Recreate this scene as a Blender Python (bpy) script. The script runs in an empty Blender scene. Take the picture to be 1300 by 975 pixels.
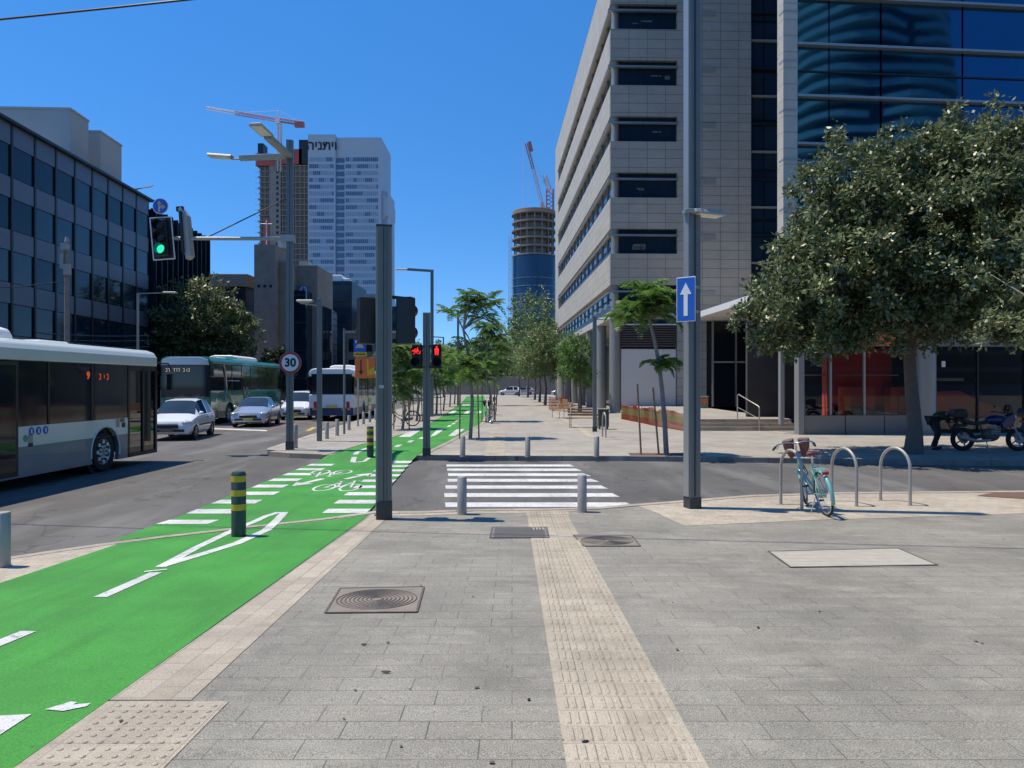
import bpy, bmesh, math, random
import numpy as np
from mathutils import Vector, Matrix
R = math.radians
PI = math.pi
random.seed(7)
S = bpy.context.scene
COL = S.collection
# ---------------------------------------------------------------- camera, light, exposure
H = 2.08                       # eye height above the carriageway (the plaza ramps up to the viewer)
FPX, CX, CY = 939.0, 650.0, 487.5
cam_d = bpy.data.cameras.new('camera')
cam = bpy.data.objects.new('camera', cam_d); COL.objects.link(cam)
cam.location = (0, 0, H); cam.rotation_euler = (R(90), 0, 0)
cam_d.sensor_width = 36; cam_d.lens = 26.0; cam_d.clip_end = 6000; cam_d.clip_start = .05
S.camera = cam
SUN = Vector((-.385, .05, 1)).normalized()
sun_el = math.asin(SUN.z); sun_rot = math.atan2(SUN.x, SUN.y)
W = bpy.data.worlds.new('World'); S.world = W; W.use_nodes = True
wn = W.node_tree.nodes; wl = W.node_tree.links
bg = wn['Background']; sky = wn.new('ShaderNodeTexSky')
tcw = wn.new('ShaderNodeTexCoord'); vm = wn.new('ShaderNodeVectorMath'); vm.operation = 'MULTIPLY_ADD'; vm.inputs[1].default_value = (1, 1, 1.65); vm.inputs[2].default_value = (0, 0, .10)
wl.new(tcw.outputs['Generated'], vm.inputs[0]); vn = wn.new('ShaderNodeVectorMath'); vn.operation = 'NORMALIZE'; wl.new(vm.outputs[0], vn.inputs[0]); wl.new(vn.outputs[0], sky.inputs[0])
hs = wn.new('ShaderNodeHueSaturation'); hs.inputs['Hue'].default_value = .503; hs.inputs['Saturation'].default_value = 1.30; hs.inputs['Value'].default_value = 1.35; sky.sky_type = 'NISHITA'
sky.sun_disc = False; sky.sun_elevation = sun_el; sky.sun_rotation = sun_rot
sky.altitude = 0; sky.air_density = 1.15; sky.dust_density = 0.0; sky.ozone_density = 4
wl.new(sky.outputs[0], hs.inputs['Color']); wl.new(hs.outputs[0], bg.inputs[0]); bg.inputs[1].default_value = .125
sd = bpy.data.lights.new('sun', 'SUN'); sd.energy = 4.6; sd.angle = R(.5); sd.color = (1, .915, .775)
so = bpy.data.objects.new('sun', sd); COL.objects.link(so)
so.rotation_euler = (-SUN).to_track_quat('-Z', 'Y').to_euler(); so.location = (-10, 0, 40)
S.view_settings.view_transform = 'Standard'; S.view_settings.look = 'None'
S.view_settings.exposure = 0.12; S.view_settings.gamma = 1
S.render.resolution_x = 1024; S.render.resolution_y = 768
S.cycles.max_bounces = 6; S.cycles.transparent_max_bounces = 12; S.cycles.caustics_reflective = False; S.cycles.caustics_refractive = False
# ---------------------------------------------------------------- materials
def nmat(name):
    m = bpy.data.materials.new(name); m.use_nodes = True
    return m, m.node_tree.nodes, m.node_tree.links, m.node_tree.nodes['Principled BSDF']
def mat(name, col, rough=.6, metal=0., var=.12, scale=3., bump=0., bscale=40., spec=.5, emit=None, est=1., coat=0.):
    m, n, l, p = nmat(name)
    p.inputs['Roughness'].default_value = rough; p.inputs['Metallic'].default_value = metal
    p.inputs['Specular IOR Level'].default_value = spec; p.inputs['Coat Weight'].default_value = coat
    tc = n.new('ShaderNodeTexCoord')
    if var > 0:
        nz = n.new('ShaderNodeTexNoise'); nz.inputs['Scale'].default_value = scale; nz.inputs['Detail'].default_value = 5
        l.new(tc.outputs['Object'], nz.inputs['Vector'])
        mx = n.new('ShaderNodeMix'); mx.data_type = 'RGBA'
        mx.inputs[6].default_value = tuple(max(0, c*(1-var)) for c in col)+(1,)
        mx.inputs[7].default_value = tuple(min(1, c*(1+var)) for c in col)+(1,)
        l.new(nz.outputs[0], mx.inputs[0]); l.new(mx.outputs[2], p.inputs['Base Color'])
    else: p.inputs['Base Color'].default_value = tuple(col)+(1,)
    if bump > 0:
        nb = n.new('ShaderNodeTexNoise'); nb.inputs['Scale'].default_value = bscale; nb.inputs['Detail'].default_value = 3
        l.new(tc.outputs['Object'], nb.inputs['Vector'])
        b = n.new('ShaderNodeBump'); b.inputs['Strength'].default_value = bump; b.inputs['Distance'].default_value = .01
        l.new(nb.outputs[0], b.inputs['Height']); l.new(b.outputs[0], p.inputs['Normal'])
    if emit:
        p.inputs['Emission Color'].default_value = tuple(emit)+(1,); p.inputs['Emission Strength'].default_value = est
    return m
def mixc(n, l, a, b, f, mode='MIX'):
    mx = n.new('ShaderNodeMix'); mx.data_type = 'RGBA'; mx.blend_type = mode
    for s, v in ((6, a), (7, b)):
        if isinstance(v, tuple): mx.inputs[s].default_value = v if len(v) == 4 else v+(1,)
        else: l.new(v, mx.inputs[s])
    if isinstance(f, (int, float)): mx.inputs[0].default_value = f
    else: l.new(f, mx.inputs[0])
    return mx.outputs[2]
def ramp(n, l, src, a, b, ca=0., cb=1.):
    r = n.new('ShaderNodeMapRange'); r.inputs[1].default_value = a; r.inputs[2].default_value = b
    r.inputs[3].default_value = ca; r.inputs[4].default_value = cb; l.new(src, r.inputs[0]); return r.outputs[0]
def noise(n, l, vec, sc, det=4, rough=.55):
    z = n.new('ShaderNodeTexNoise'); z.inputs['Scale'].default_value = sc; z.inputs['Detail'].default_value = det
    z.inputs['Roughness'].default_value = rough; l.new(vec, z.inputs['Vector']); return z.outputs[0]
def paving(name, c1, c2, mortar, bw, rh, rot=0., ms=.004, offset=.5, stain=.35, swap=None, grain=.22, plane='XY', rough=.75, mfade=True, smooth=.1):
    """rectangular units bw x rh metres, colour per unit, uneven joints, grain and stains"""
    m, n, l, p = nmat(name)
    tc = n.new('ShaderNodeTexCoord'); obj = tc.outputs['Object']
    vec = obj
    mp = n.new('ShaderNodeMapping'); l.new(obj, mp.inputs[0]); mp.inputs['Rotation'].default_value = (0, 0, rot)
    vec = mp.outputs[0]
    if plane != 'XY':
        sx = n.new('ShaderNodeSeparateXYZ'); l.new(obj, sx.inputs[0]); cb = n.new('ShaderNodeCombineXYZ')
        l.new(sx.outputs[0 if plane == 'XZ' else 1], cb.inputs[0]); l.new(sx.outputs[2], cb.inputs[1]); vec = cb.outputs[0]
    br = n.new('ShaderNodeTexBrick'); l.new(vec, br.inputs['Vector'])
    br.inputs['Scale'].default_value = 1; br.inputs['Brick Width'].default_value = bw; br.inputs['Row Height'].default_value = rh
    br.inputs['Mortar Size'].default_value = ms; br.inputs['Mortar Smooth'].default_value = smooth; br.offset = offset
    br.inputs['Color1'].default_value = c1+(1,); br.inputs['Color2'].default_value = c2+(1,); br.inputs['Mortar'].default_value = c1+(1,)
    big = noise(n, l, obj, .55, 5, .6); mid = noise(n, l, obj, 3.2, 8, .7); fine = noise(n, l, obj, 150, 2)
    c = mixc(n, l, br.outputs[0], (0, 0, 0), ramp(n, l, big, .35, .75, 0, stain))
    c = mixc(n, l, c, tuple(min(1, x*1.35) for x in c1), ramp(n, l, mid, .5, .8, 0, stain))
    c = mixc(n, l, c, (0, 0, 0), ramp(n, l, fine, .35, .65, 0, grain*2))
    if mfade:
        jn = noise(n, l, obj, 1.7, 3); mf = n.new('ShaderNodeMath'); mf.operation = 'MULTIPLY'
        l.new(br.outputs['Fac'], mf.inputs[0]); l.new(ramp(n, l, jn, .38, .62, .25, 1), mf.inputs[1]); jf = mf.outputs[0]
    else: jf = br.outputs['Fac']
    c = mixc(n, l, c, mortar, jf)
    md = noise(n, l, obj, 1.1, 9, .78); c = mixc(n, l, c, tuple(x*.38 for x in c1), ramp(n, l, md, .50, .74, 0, stain*1.7))
    lt = n.new('ShaderNodeMapping'); lt.inputs['Scale'].default_value = (1, 2.6, 1); lt.inputs['Rotation'].default_value = (0, 0, .5); l.new(obj, lt.inputs[0])
    sw = noise(n, l, lt.outputs[0], 1.9, 6, .6); c = mixc(n, l, c, tuple(min(1, x*1.45) for x in c1), ramp(n, l, sw, .53, .78, 0, stain*.8))
    sp = noise(n, l, obj, 23, 2, .4)      # dark gum spots
    c = mixc(n, l, c, (.05, .045, .04), ramp(n, l, sp, .76, .79, 0, .7))
    l.new(c, p.inputs['Base Color']); p.inputs['Roughness'].default_value = rough
    b = n.new('ShaderNodeBump'); b.inputs['Strength'].default_value = .5; b.inputs['Distance'].default_value = .004
    ad = n.new('ShaderNodeMath'); ad.operation = 'MULTIPLY_ADD'; l.new(fine, ad.inputs[0]); ad.inputs[1].default_value = .25
    iv = n.new('ShaderNodeMath'); iv.operation = 'SUBTRACT'; iv.inputs[0].default_value = 1; l.new(br.outputs['Fac'], iv.inputs[1])
    l.new(iv.outputs[0], ad.inputs[2]); l.new(ad.outputs[0], b.inputs['Height']); l.new(b.outputs[0], p.inputs['Normal'])
    return m
def asphalt():
    m, n, l, p = nmat('asphalt'); tc = n.new('ShaderNodeTexCoord'); o = tc.outputs['Object']
    mp = n.new('ShaderNodeMapping'); mp.inputs['Scale'].default_value = (1, .18, 1); l.new(o, mp.inputs[0])
    streak = noise(n, l, mp.outputs[0], .9, 5, .6); big = noise(n, l, o, .28, 6, .65); fine = noise(n, l, o, 120, 3, .7)
    c = mixc(n, l, (.085, .079, .071), (.15, .142, .129), ramp(n, l, big, .3, .7))
    c = mixc(n, l, c, (.23, .22, .20), ramp(n, l, streak, .48, .68, 0, .75))
    c = mixc(n, l, c, (.02, .02, .02), ramp(n, l, fine, .4, .7, 0, .45))
    cr = n.new('ShaderNodeTexVoronoi'); cr.feature = 'DISTANCE_TO_EDGE'; cr.inputs['Scale'].default_value = .35
    wv = n.new('ShaderNodeMixRGB') if False else None
    dn = n.new('ShaderNodeTexNoise'); dn.inputs['Scale'].default_value = 1.2; dn.inputs['Detail'].default_value = 5; l.new(o, dn.inputs['Vector'])
    dv = n.new('ShaderNodeVectorMath'); dv.operation = 'MULTIPLY_ADD'; dv.inputs[1].default_value = (1.6, 1.6, 0); l.new(dn.outputs[1], dv.inputs[0]); l.new(o, dv.inputs[2]); l.new(dv.outputs[0], cr.inputs['Vector'])
    c = mixc(n, l, c, (.03, .03, .03), ramp(n, l, cr.outputs[0], .008, .0, 0, .6))
    oil = noise(n, l, o, 1.3, 4, .6); c = mixc(n, l, c, (.03, .03, .028), ramp(n, l, oil, .62, .72, 0, .55))
    l.new(c, p.inputs['Base Color']); p.inputs['Roughness'].default_value = .85
    b = n.new('ShaderNodeBump'); b.inputs['Strength'].default_value = .5; b.inputs['Distance'].default_value = .004
    l.new(fine, b.inputs['Height']); l.new(b.outputs[0], p.inputs['Normal']); return m
def paint(name, col, wear=.25, base=(.3, .3, .28), th=(.6, .72)):
    m, n, l, p = nmat(name); tc = n.new('ShaderNodeTexCoord'); o = tc.outputs['Object']
    big = noise(n, l, o, .8, 5, .6); mid = noise(n, l, o, 9, 5, .7); fine = noise(n, l, o, 85, 4, .75)
    c = mixc(n, l, tuple(x*.80 for x in col), tuple(min(1, x*1.12) for x in col), ramp(n, l, big, .35, .65))
    mp = n.new('ShaderNodeMapping'); mp.inputs['Scale'].default_value = (1.6, .16, 1); l.new(o, mp.inputs[0]); stk = noise(n, l, mp.outputs[0], 2.2, 7, .65)
    c = mixc(n, l, c, tuple(x*.55 for x in col), ramp(n, l, stk, .48, .72, 0, .5)); gum = noise(n, l, o, 26, 2, .4); c = mixc(n, l, c, (.04, .045, .035), ramp(n, l, gum, .745, .77, 0, .7))
    c = mixc(n, l, c, base, ramp(n, l, mid, th[0], th[1], 0, wear))
    c = mixc(n, l, c, (0, 0, 0), ramp(n, l, fine, .38, .62, 0, .42))
    l.new(c, p.inputs['Base Color']); p.inputs['Roughness'].default_value = .7
    b = n.new('ShaderNodeBump'); b.inputs['Strength'].default_value = .4; b.inputs['Distance'].default_value = .003
    l.new(fine, b.inputs['Height']); l.new(b.outputs[0], p.inputs['Normal']); return m
def thin_glass(name, tint, refl=.12, rough=.02):
    m, n, l, p = nmat(name); n.remove(p); out = n['Material Output']
    t = n.new('ShaderNodeBsdfTransparent'); t.inputs[0].default_value = tint+(1,)
    g = n.new('ShaderNodeBsdfGlossy'); g.inputs['Roughness'].default_value = rough
    fr = n.new('ShaderNodeFresnel'); fr.inputs[0].default_value = 1.5
    ad = n.new('ShaderNodeMath'); ad.operation = 'ADD'; ad.inputs[1].default_value = refl; ad.use_clamp = True; l.new(fr.outputs[0], ad.inputs[0])
    mx = n.new('ShaderNodeMixShader'); l.new(ad.outputs[0], mx.inputs[0]); l.new(t.outputs[0], mx.inputs[1]); l.new(g.outputs[0], mx.inputs[2])
    l.new(mx.outputs[0], out.inputs[0]); return m
def leafmat(name, dark, light, trans=.25, rough=.45):
    m, n, l, p = nmat(name); out = n['Material Output']
    at = n.new('ShaderNodeAttribute'); at.attribute_name = 'tint'
    c = mixc(n, l, dark, light, at.outputs['Fac']); l.new(c, p.inputs['Base Color']); p.inputs['Roughness'].default_value = rough
    tr = n.new('ShaderNodeBsdfTranslucent'); l.new(c, tr.inputs[0])
    mx = n.new('ShaderNodeMixShader'); mx.inputs[0].default_value = trans
    l.new(p.outputs[0], mx.inputs[1]); l.new(tr.outputs[0], mx.inputs[2]); l.new(mx.outputs[0], out.inputs[0]); return m
M = {}
M['asphalt'] = asphalt()
M['green'] = paint('green_paint', (.058, .335, .035), .4, (.05, .18, .045))
M['white_paint'] = paint('white_road_paint', (.80, .80, .76), .7, (.28, .28, .25), (.565, .64))
M['yellow_paint'] = paint('yellow_road_paint', (.7, .45, .06), .35)
M['red_paint'] = paint('faded_red_paint', (.30, .15, .12), .5, (.12, .11, .1))
M['grey_pave'] = paving('grey_pavers', (.40, .37, .30), (.445, .415, .34), (.09, .085, .075), .43, .215, ms=.0035, offset=.37, stain=.34, grain=.34)
M['cream_pave'] = paving('cream_pavers', (.53, .45, .335), (.64, .56, .435), (.22, .18, .14), .19, .145, ms=.004, offset=.35, stain=.25)
M['cream_long'] = paving('cream_border_pavers', (.50, .425, .32), (.61, .53, .41), (.2, .165, .13), .29, .16, rot=PI/2, ms=.004, offset=.4, stain=.25)
M['tact_pave'] = paving('tactile_slabs', (.52, .445, .335), (.61, .53, .40), (.28, .23, .18), .2, .2, ms=.004, offset=.0, stain=.3)
M['far_pave'] = paving('pale_far_pavers', (.43, .39, .325), (.52, .475, .40), (.27, .25, .22), .6, .3, ms=.008, stain=.22)
M['kerb'] = paving('kerb_stone', (.50, .435, .34), (.59, .52, .42), (.2, .17, .14), .9, 9., ms=.008, stain=.35)
M['kerb_dark'] = paving('old_kerb_stone', (.36, .33, .29), (.43, .39, .34), (.12, .1, .09), .9, 9., ms=.01, stain=.5)
M['soil'] = mat('soil', (.16, .09, .06), .95, var=.4, scale=20, bump=1, bscale=60)
M['ground'] = mat('ground', (.2, .18, .15), .95, var=.3, scale=.1)
M['steel'] = mat('brushed_steel', (.42, .39, .345), .5, .35, var=.12, scale=8, bump=.1, bscale=90)
M['galv'] = mat('galvanised_grey', (.36, .36, .34), .5, .25, var=.12, scale=6)
M['pole'] = mat('pole_grey_green', (.16, .18, .18), .42, .25, var=.12, scale=4)
M['pole_lt'] = mat('pole_aluminium', (.36, .37, .37), .4, .5, var=.08, scale=4)
M['pole_dk'] = mat('pole_groove', (.05, .06, .06), .5, .2)
M['black'] = mat('black_plastic', (.018, .019, .022), .45, var=.3)
M['rubber'] = mat('rubber', (.022, .022, .023), .8, var=.3, bump=.3)
M['chrome'] = mat('chrome', (.7, .7, .7), .12, 1., var=.03)
M['white'] = mat('white_enamel', (.8, .8, .79), .4, var=.05)
M['sgreen'] = mat('bollard_green_black', (.035, .065, .055), .4, var=.25, scale=12)
M['syellow'] = mat('bollard_yellow', (.68, .42, .03), .45, var=.12, scale=12)
M['sblue'] = mat('sign_blue', (.015, .11, .50), .35, var=.08, scale=5)
M['sred'] = mat('sign_red', (.48, .03, .04), .4, var=.08)
M['orange'] = mat('sign_orange', (.78, .17, .03), .5, var=.1)
M['syel'] = mat('sign_yellow', (.75, .45, .02), .5, var=.1)
M['wood'] = mat('stake_wood', (.33, .19, .10), .8, var=.3, scale=9, bump=.4)
M['bark'] = mat('bark', (.16, .13, .105), .9, var=.35, scale=7, bump=1, bscale=30)
M['bark_lt'] = mat('pale_bark', (.27, .235, .2), .9, var=.3, scale=9, bump=.8, bscale=40)
M['iron'] = mat('cast_iron', (.14, .125, .11), .6, .3, var=.35, scale=9, bump=.6, bscale=60)
M['dkglass'] = mat('dark_tinted_glass', (.008, .013, .018), .06, 0, var=.3, scale=.5, spec=.4)
M['carglass'] = thin_glass('car_glass', (.22, .25, .25), .1)
# ---------------------------------------------------------------- mesh builder
class MB:
    def __init__(s): s.v = []; s.f = []
    def add(s, vs, fs):
        b = len(s.v); s.v += [tuple(v) for v in vs]; s.f += [tuple(b+i for i in f) for f in fs]; return s
    def box(s, x0, x1, y0, y1, z0, z1, rz=0., piv=(0, 0)):
        vs = [(x, y, z) for z in (z0, z1) for y in (y0, y1) for x in (x0, x1)]
        if rz:
            c, sn = math.cos(rz), math.sin(rz)
            vs = [(piv[0]+(x-piv[0])*c-(y-piv[1])*sn, piv[1]+(x-piv[0])*sn+(y-piv[1])*c, z) for x, y, z in vs]
        return s.add(vs, [(0, 2, 3, 1), (4, 5, 7, 6), (0, 1, 5, 4), (2, 6, 7, 3), (0, 4, 6, 2), (1, 3, 7, 5)])
    def cbox(s, c, d, mtx=None):
        vs = [Vector((x*d[0]/2, y*d[1]/2, z*d[2]/2)) for z in (-1, 1) for y in (-1, 1) for x in (-1, 1)]
        if mtx is not None: vs = [mtx @ v for v in vs]
        vs = [v+Vector(c) for v in vs]
        return s.add(vs, [(0, 2, 3, 1), (4, 5, 7, 6), (0, 1, 5, 4), (2, 6, 7, 3), (0, 4, 6, 2), (1, 3, 7, 5)])
    def beam(s, a, b, w, h=None):
        a, b = Vector(a), Vector(b); d = b-a; q = d.to_track_quat('Y', 'Z').to_matrix()
        return s.cbox((a+b)/2, (w, d.length, h or w), q)
    def tube(s, pts, r, n=8, cap=True, closed=False):
        pts = [Vector(p) for p in pts]; k = len(pts); rs = r if isinstance(r, (list, tuple)) else [r]*k
        rings = []; up = Vector((0, 0, 1)); prev = None
        for i, p in enumerate(pts):
            if closed: t = (pts[(i+1) % k]-pts[i-1])
            else: t = (pts[min(i+1, k-1)]-pts[max(i-1, 0)])
            t.normalize()
            if prev is None:
                a = t.cross(up)
                if a.length < .05: a = t.cross(Vector((1, 0, 0)))
            else: a = prev-t*prev.dot(t)
            a.normalize(); prev = a; b = t.cross(a)
            rings.append([p+(a*math.cos(2*PI*j/n)+b*math.sin(2*PI*j/n))*rs[i] for j in range(n)])
        vs = [v for g in rings for v in g]; fs = []
        for i in range(k if closed else k-1):
            for j in range(n):
                i2 = (i+1) % k
                fs.append((i*n+j, i*n+(j+1) % n, i2*n+(j+1) % n, i2*n+j))
        if cap and not closed:
            fs.append(tuple(range(n-1, -1, -1))); fs.append(tuple((k-1)*n+j for j in range(n)))
        return s.add(vs, fs)
    def cyl(s, a, b, r, r2=None, n=20): return s.tube([a, b], [r, r if r2 is None else r2], n)
    def lathe(s, prof, c=(0, 0, 0), n=24, axis='Z', cap=True):
        vs = []; k = len(prof)
        for (r, h) in prof:
            for j in range(n):
                a = 2*PI*j/n; u, v = r*math.cos(a), r*math.sin(a)
                p = (u, v, h) if axis == 'Z' else ((h, u, v) if axis == 'X' else (v, h, u))
                vs.append((c[0]+p[0], c[1]+p[1], c[2]+p[2]))
        fs = [(i*n+j, i*n+(j+1) % n, (i+1)*n+(j+1) % n, (i+1)*n+j) for i in range(k-1) for j in range(n)]
        if cap: fs += [tuple(range(n-1, -1, -1)), tuple((k-1)*n+j for j in range(n))]
        return s.add(vs, fs)
    def ell(s, c, r, n=16, m=10, f=None):
        vs = []; fs = []
        for i in range(m+1):
            t = PI*i/m
            for j in range(n):
                a = 2*PI*j/n; vs.append((c[0]+r[0]*math.sin(t)*math.cos(a), c[1]+r[1]*math.sin(t)*math.sin(a), c[2]+r[2]*math.cos(t)))
        for i in range(m):
            for j in range(n): fs.append((i*n+j, (i+1)*n+j, (i+1)*n+(j+1) % n, i*n+(j+1) % n))
        return s.add(vs, fs)
    def prism(s, poly, z0, z1, axis='Z'):
        k = len(poly)
        def P(a, b, h): return (a, b, h) if axis == 'Z' else ((h, a, b) if axis == 'X' else (a, h, b))
        vs = [P(a, b, z0) for a, b in poly]+[P(a, b, z1) for a, b in poly]
        return s.add(vs, [tuple(range(k-1, -1, -1)), tuple(range(k, 2*k))]+[(i, (i+1) % k, k+(i+1) % k, k+i) for i in range(k)])
    def build(s, name, m, parent=None, loc=None, smooth=False, bevel=0., rot=None, seg=2):
        me = bpy.data.meshes.new(name); me.from_pydata(s.v, [], s.f)
        bm = bmesh.new(); bm.from_mesh(me); bmesh.ops.remove_doubles(bm, verts=bm.verts, dist=1e-6) if smooth else None
        bmesh.ops.recalc_face_normals(bm, faces=bm.faces); bm.to_mesh(me); bm.free()
        for mm in (m if isinstance(m, list) else [m]): me.materials.append(M[mm] if isinstance(mm, str) else mm)
        o = bpy.data.objects.new(name, me); COL.objects.link(o)
        if smooth:
            me.polygons.foreach_set('use_smooth', [True]*len(me.polygons))
            try: me.set_sharp_from_angle(angle=R(smooth if smooth is not True else 40))
            except Exception: pass
        if bevel:
            b = o.modifiers.new('bevel', 'BEVEL'); b.width = bevel; b.segments = seg; b.limit_method = 'ANGLE'; b.angle_limit = R(35)
        if loc is not None: o.location = loc
        if rot is not None: o.rotation_euler = rot
        if parent: o.parent = parent
        return o
def tag(o, label=None, cat=None, group=None, kind=None):
    if label: o['label'] = label
    if cat: o['category'] = cat
    if group: o['group'] = group
    if kind: o['kind'] = kind
    return o
def thing(name, label, cat, loc=(0, 0, 0), rz=0., group=None, rot=None):
    o = bpy.data.objects.new(name, None); COL.objects.link(o); o.empty_display_size = .2
    o.location = loc; o.rotation_euler = rot or (0, 0, rz)
    return tag(o, label, cat, group)
def copy_tree(o, parent=None):
    c = o.copy(); COL.objects.link(c)
    if parent: c.parent = parent
    for ch in list(o.children): copy_tree(ch, c)
    return c
def dup(o, loc, label, rz=None, group=None, scale=None):
    c = copy_tree(o); c.location = loc; c['label'] = label
    if rz is not None: c.rotation_euler = (0, 0, rz)
    if group: c['group'] = group
    if scale: c.scale = scale
    return c
def text(body, size, name, m, parent=None, loc=(0, 0, 0), rot=(R(90), 0, 0), depth=.004, align='CENTER', bold=0.):
    cu = bpy.data.curves.new('t', 'FONT'); cu.body = body; cu.size = size; cu.extrude = depth; cu.align_x = align; cu.align_y = 'CENTER'; cu.offset = bold
    t = bpy.data.objects.new('t', cu); COL.objects.link(t); bpy.context.view_layer.update()
    me = bpy.data.meshes.new_from_object(t.evaluated_get(bpy.context.evaluated_depsgraph_get()))
    bpy.data.objects.remove(t); me.name = name; me.materials.clear(); me.materials.append(M[m] if isinstance(m, str) else m)
    o = bpy.data.objects.new(name, me); COL.objects.link(o); o.location = loc; o.rotation_euler = rot
    if parent: o.parent = parent
    return o
def marks(n, w, h, name, m, parent, loc, rot=(R(90), 0, 0), seed=1):
    """unreadable far-off lettering: short strokes in a row"""
    rd = random.Random(seed); g = MB(); x = -w/2; cw = w/n
    for i in range(n):
        if rd.random() > .12:
            t_ = h*.16; a, b = x+.12*cw, x+.82*cw
            if rd.random() < .7: g.box(a, b, h/2-t_, h/2, 0, .004)
            if rd.random() < .7: g.box(b-t_, b, -h/2, h/2-t_-.001, 0, .004)
            else: g.box(a, a+t_, -h*.2, h/2-t_-.001, 0, .004)
            if rd.random() < .4: g.box(a, b-t_-.001, -h/2, -h/2+t_, 0, .004)
        x += cw
    return g.build(name, m, parent, loc=loc, rot=rot)
# surfaces ------------------------------------------------------------------------------
Y0 = 11.25
def zp(Y): return .02+.04*max(0., Y0-max(Y, -6))           # plaza, sloping up to the viewer
ZS = .13                                                    # raised pavements across the street
def zlane(Y):
    if Y < 19.5: return zp(Y)
    return .02+(ZS-.02)*min(1, (Y-19.5)/.7)
def GP(px, py):
    dy = py-CY; Y = (H-.02-.04*Y0)*FPX/(dy-.04*FPX)
    if Y > Y0 or dy < 60: Y = (H-.02)*FPX/dy
    return ((px-CX)/FPX*Y, Y)
def GR(px, py): Y = H*FPX/(py-CY); return ((px-CX)/FPX*Y, Y)
def GS(px, py): Y = (H-ZS)*FPX/(py-CY); return ((px-CX)/FPX*Y, Y)
def at(px, py, Y): return ((px-CX)/FPX*Y, Y, H+(CY-py)/FPX*Y)
# ================================================================ ground
def sheet(name, poly, zf, layer, m, kind='structure', breaks=(-6, Y0, 19.5, 20.2), thick=0.):
    bm = bmesh.new(); vs = [bm.verts.new((x, y, 0)) for x, y in poly]; bm.faces.new(vs)
    bmesh.ops.triangulate(bm, faces=bm.faces)
    for b in breaks:
        bmesh.ops.bisect_plane(bm, geom=bm.verts[:]+bm.edges[:]+bm.faces[:], plane_co=(0, b, 0), plane_no=(0, 1, 0))
    for v in bm.verts: v.co.z = zf(v.co.y)+layer
    if thick:
        r = bmesh.ops.extrude_face_region(bm, geom=bm.faces[:])
        for v in [g for g in r['geom'] if isinstance(g, bmesh.types.BMVert)]: v.co.z -= thick
    bmesh.ops.recalc_face_normals(bm, faces=bm.faces)
    if not thick:
        for f in bm.faces:
            if f.normal.z < 0: f.normal_flip()
    me = bpy.data.meshes.new(name); bm.to_mesh(me); bm.free(); me.materials.append(M[m] if isinstance(m, str) else m)
    o = bpy.data.objects.new(name, me); COL.objects.link(o)
    if kind: o['kind'] = kind
    return o
def resample(pts, step=.4):
    out = []
    for (a, b) in zip(pts[:-1], pts[1:]):
        n = max(1, int(math.hypot(b[0]-a[0], b[1]-a[1])/step))
        out += [(a[0]+(b[0]-a[0])*i/n, a[1]+(b[1]-a[1])*i/n) for i in range(n)]
    return out+[pts[-1]]
def strip(mb, pts, w, zf, layer, step=.4, thick=0.):
    pts = resample(pts, step); k = len(pts); L = []; Rr = []
    ws = w if callable(w) else (lambda t: w)
    for i, p in enumerate(pts):
        a = pts[max(i-1, 0)]; b = pts[min(i+1, k-1)]; d = Vector((b[0]-a[0], b[1]-a[1])); d.normalize(); nx, ny = -d.y, d.x
        h = ws(i/(k-1))/2
        L.append((p[0]+nx*h, p[1]+ny*h)); Rr.append((p[0]-nx*h, p[1]-ny*h))
    vs = []
    for a, b in zip(L, Rr): vs += [(a[0], a[1], zf(a[1])+layer), (b[0], b[1], zf(b[1])+layer)]
    if not thick: mb.add(vs, [(2*i, 2*i+1, 2*i+3, 2*i+2) for i in range(k-1)]); return mb
    lo = [(x, y, z-thick) for x, y, z in vs]; n = len(vs); f = []
    for i in range(k-1):
        a, b, c, d = 2*i, 2*i+1, 2*i+3, 2*i+2
        f += [(a, b, c, d), (n+a, n+d, n+c, n+b), (a, d, n+d, n+a), (b, n+b, n+c, c)]
    f += [(0, n, n+1, 1), (2*k-2, 2*k-1, n+2*k-1, n+2*k-2)]
    return mb.add(vs+lo, f)
flat = lambda z: (lambda Y: z)
sheet('ground', [(-2500, -600), (2500, -600), (2500, 4000), (-2500, 4000)], flat(-.12), 0, 'ground', breaks=())
sheet('road', [(-70, -60), (120, -60), (120, 420), (-70, 420)], flat(0), 0, 'asphalt', breaks=())
# near plaza -----------------------------------------------------------------
edge = [(-7.3, -12), (-7.1, 4), (-6.4, 6.4)]+[GP(*p) for p in ((0, 711), (60, 702), (130, 692), (200, 683), (330, 668), (430, 657), (480, 650), (540, 649.5), (600, 647), (700, 646), (760, 644.5), (800, 641), (881, 635), (954, 629), (1069, 625.5), (1300, 623.5))]+[(30, 14.2)]
plaza = edge+[(30, -12)]
sheet('plaza_paving', plaza, zp, 0, 'grey_pave', thick=.5)
LX0, LX1 = -4.85, -2.26
er = edge[9:]                      # from (480,650) to the right
kb = MB(); strip(kb, [(x, y-.09) for x, y in edge[9:]], .17, zp, .012, thick=.2)
kb.build('kerb', 'kerb')['kind'] = 'structure'
kb = MB(); strip(kb, edge[:10], .15, zp, .009, step=.25, thick=.3); kb.build('kerb', 'kerb')['kind'] = 'structure'
inner = [(x, y-.38) for x, y in edge[9:14]]
sheet('paving_band', edge[9:14]+[(2.05, 12.7), (1.6, 12.28)]+inner[::-1][1:], zp, .004, 'cream_pave')
bs = [GP(*p) for p in ((838, 653), (869, 668), (1046, 660), (1185, 656), (1300, 652))]
sheet('paving_band', edge[14:]+[(30, 11.9)]+bs[::-1]+[GP(810, 642.5)], zp, .004, 'cream_pave')
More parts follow.
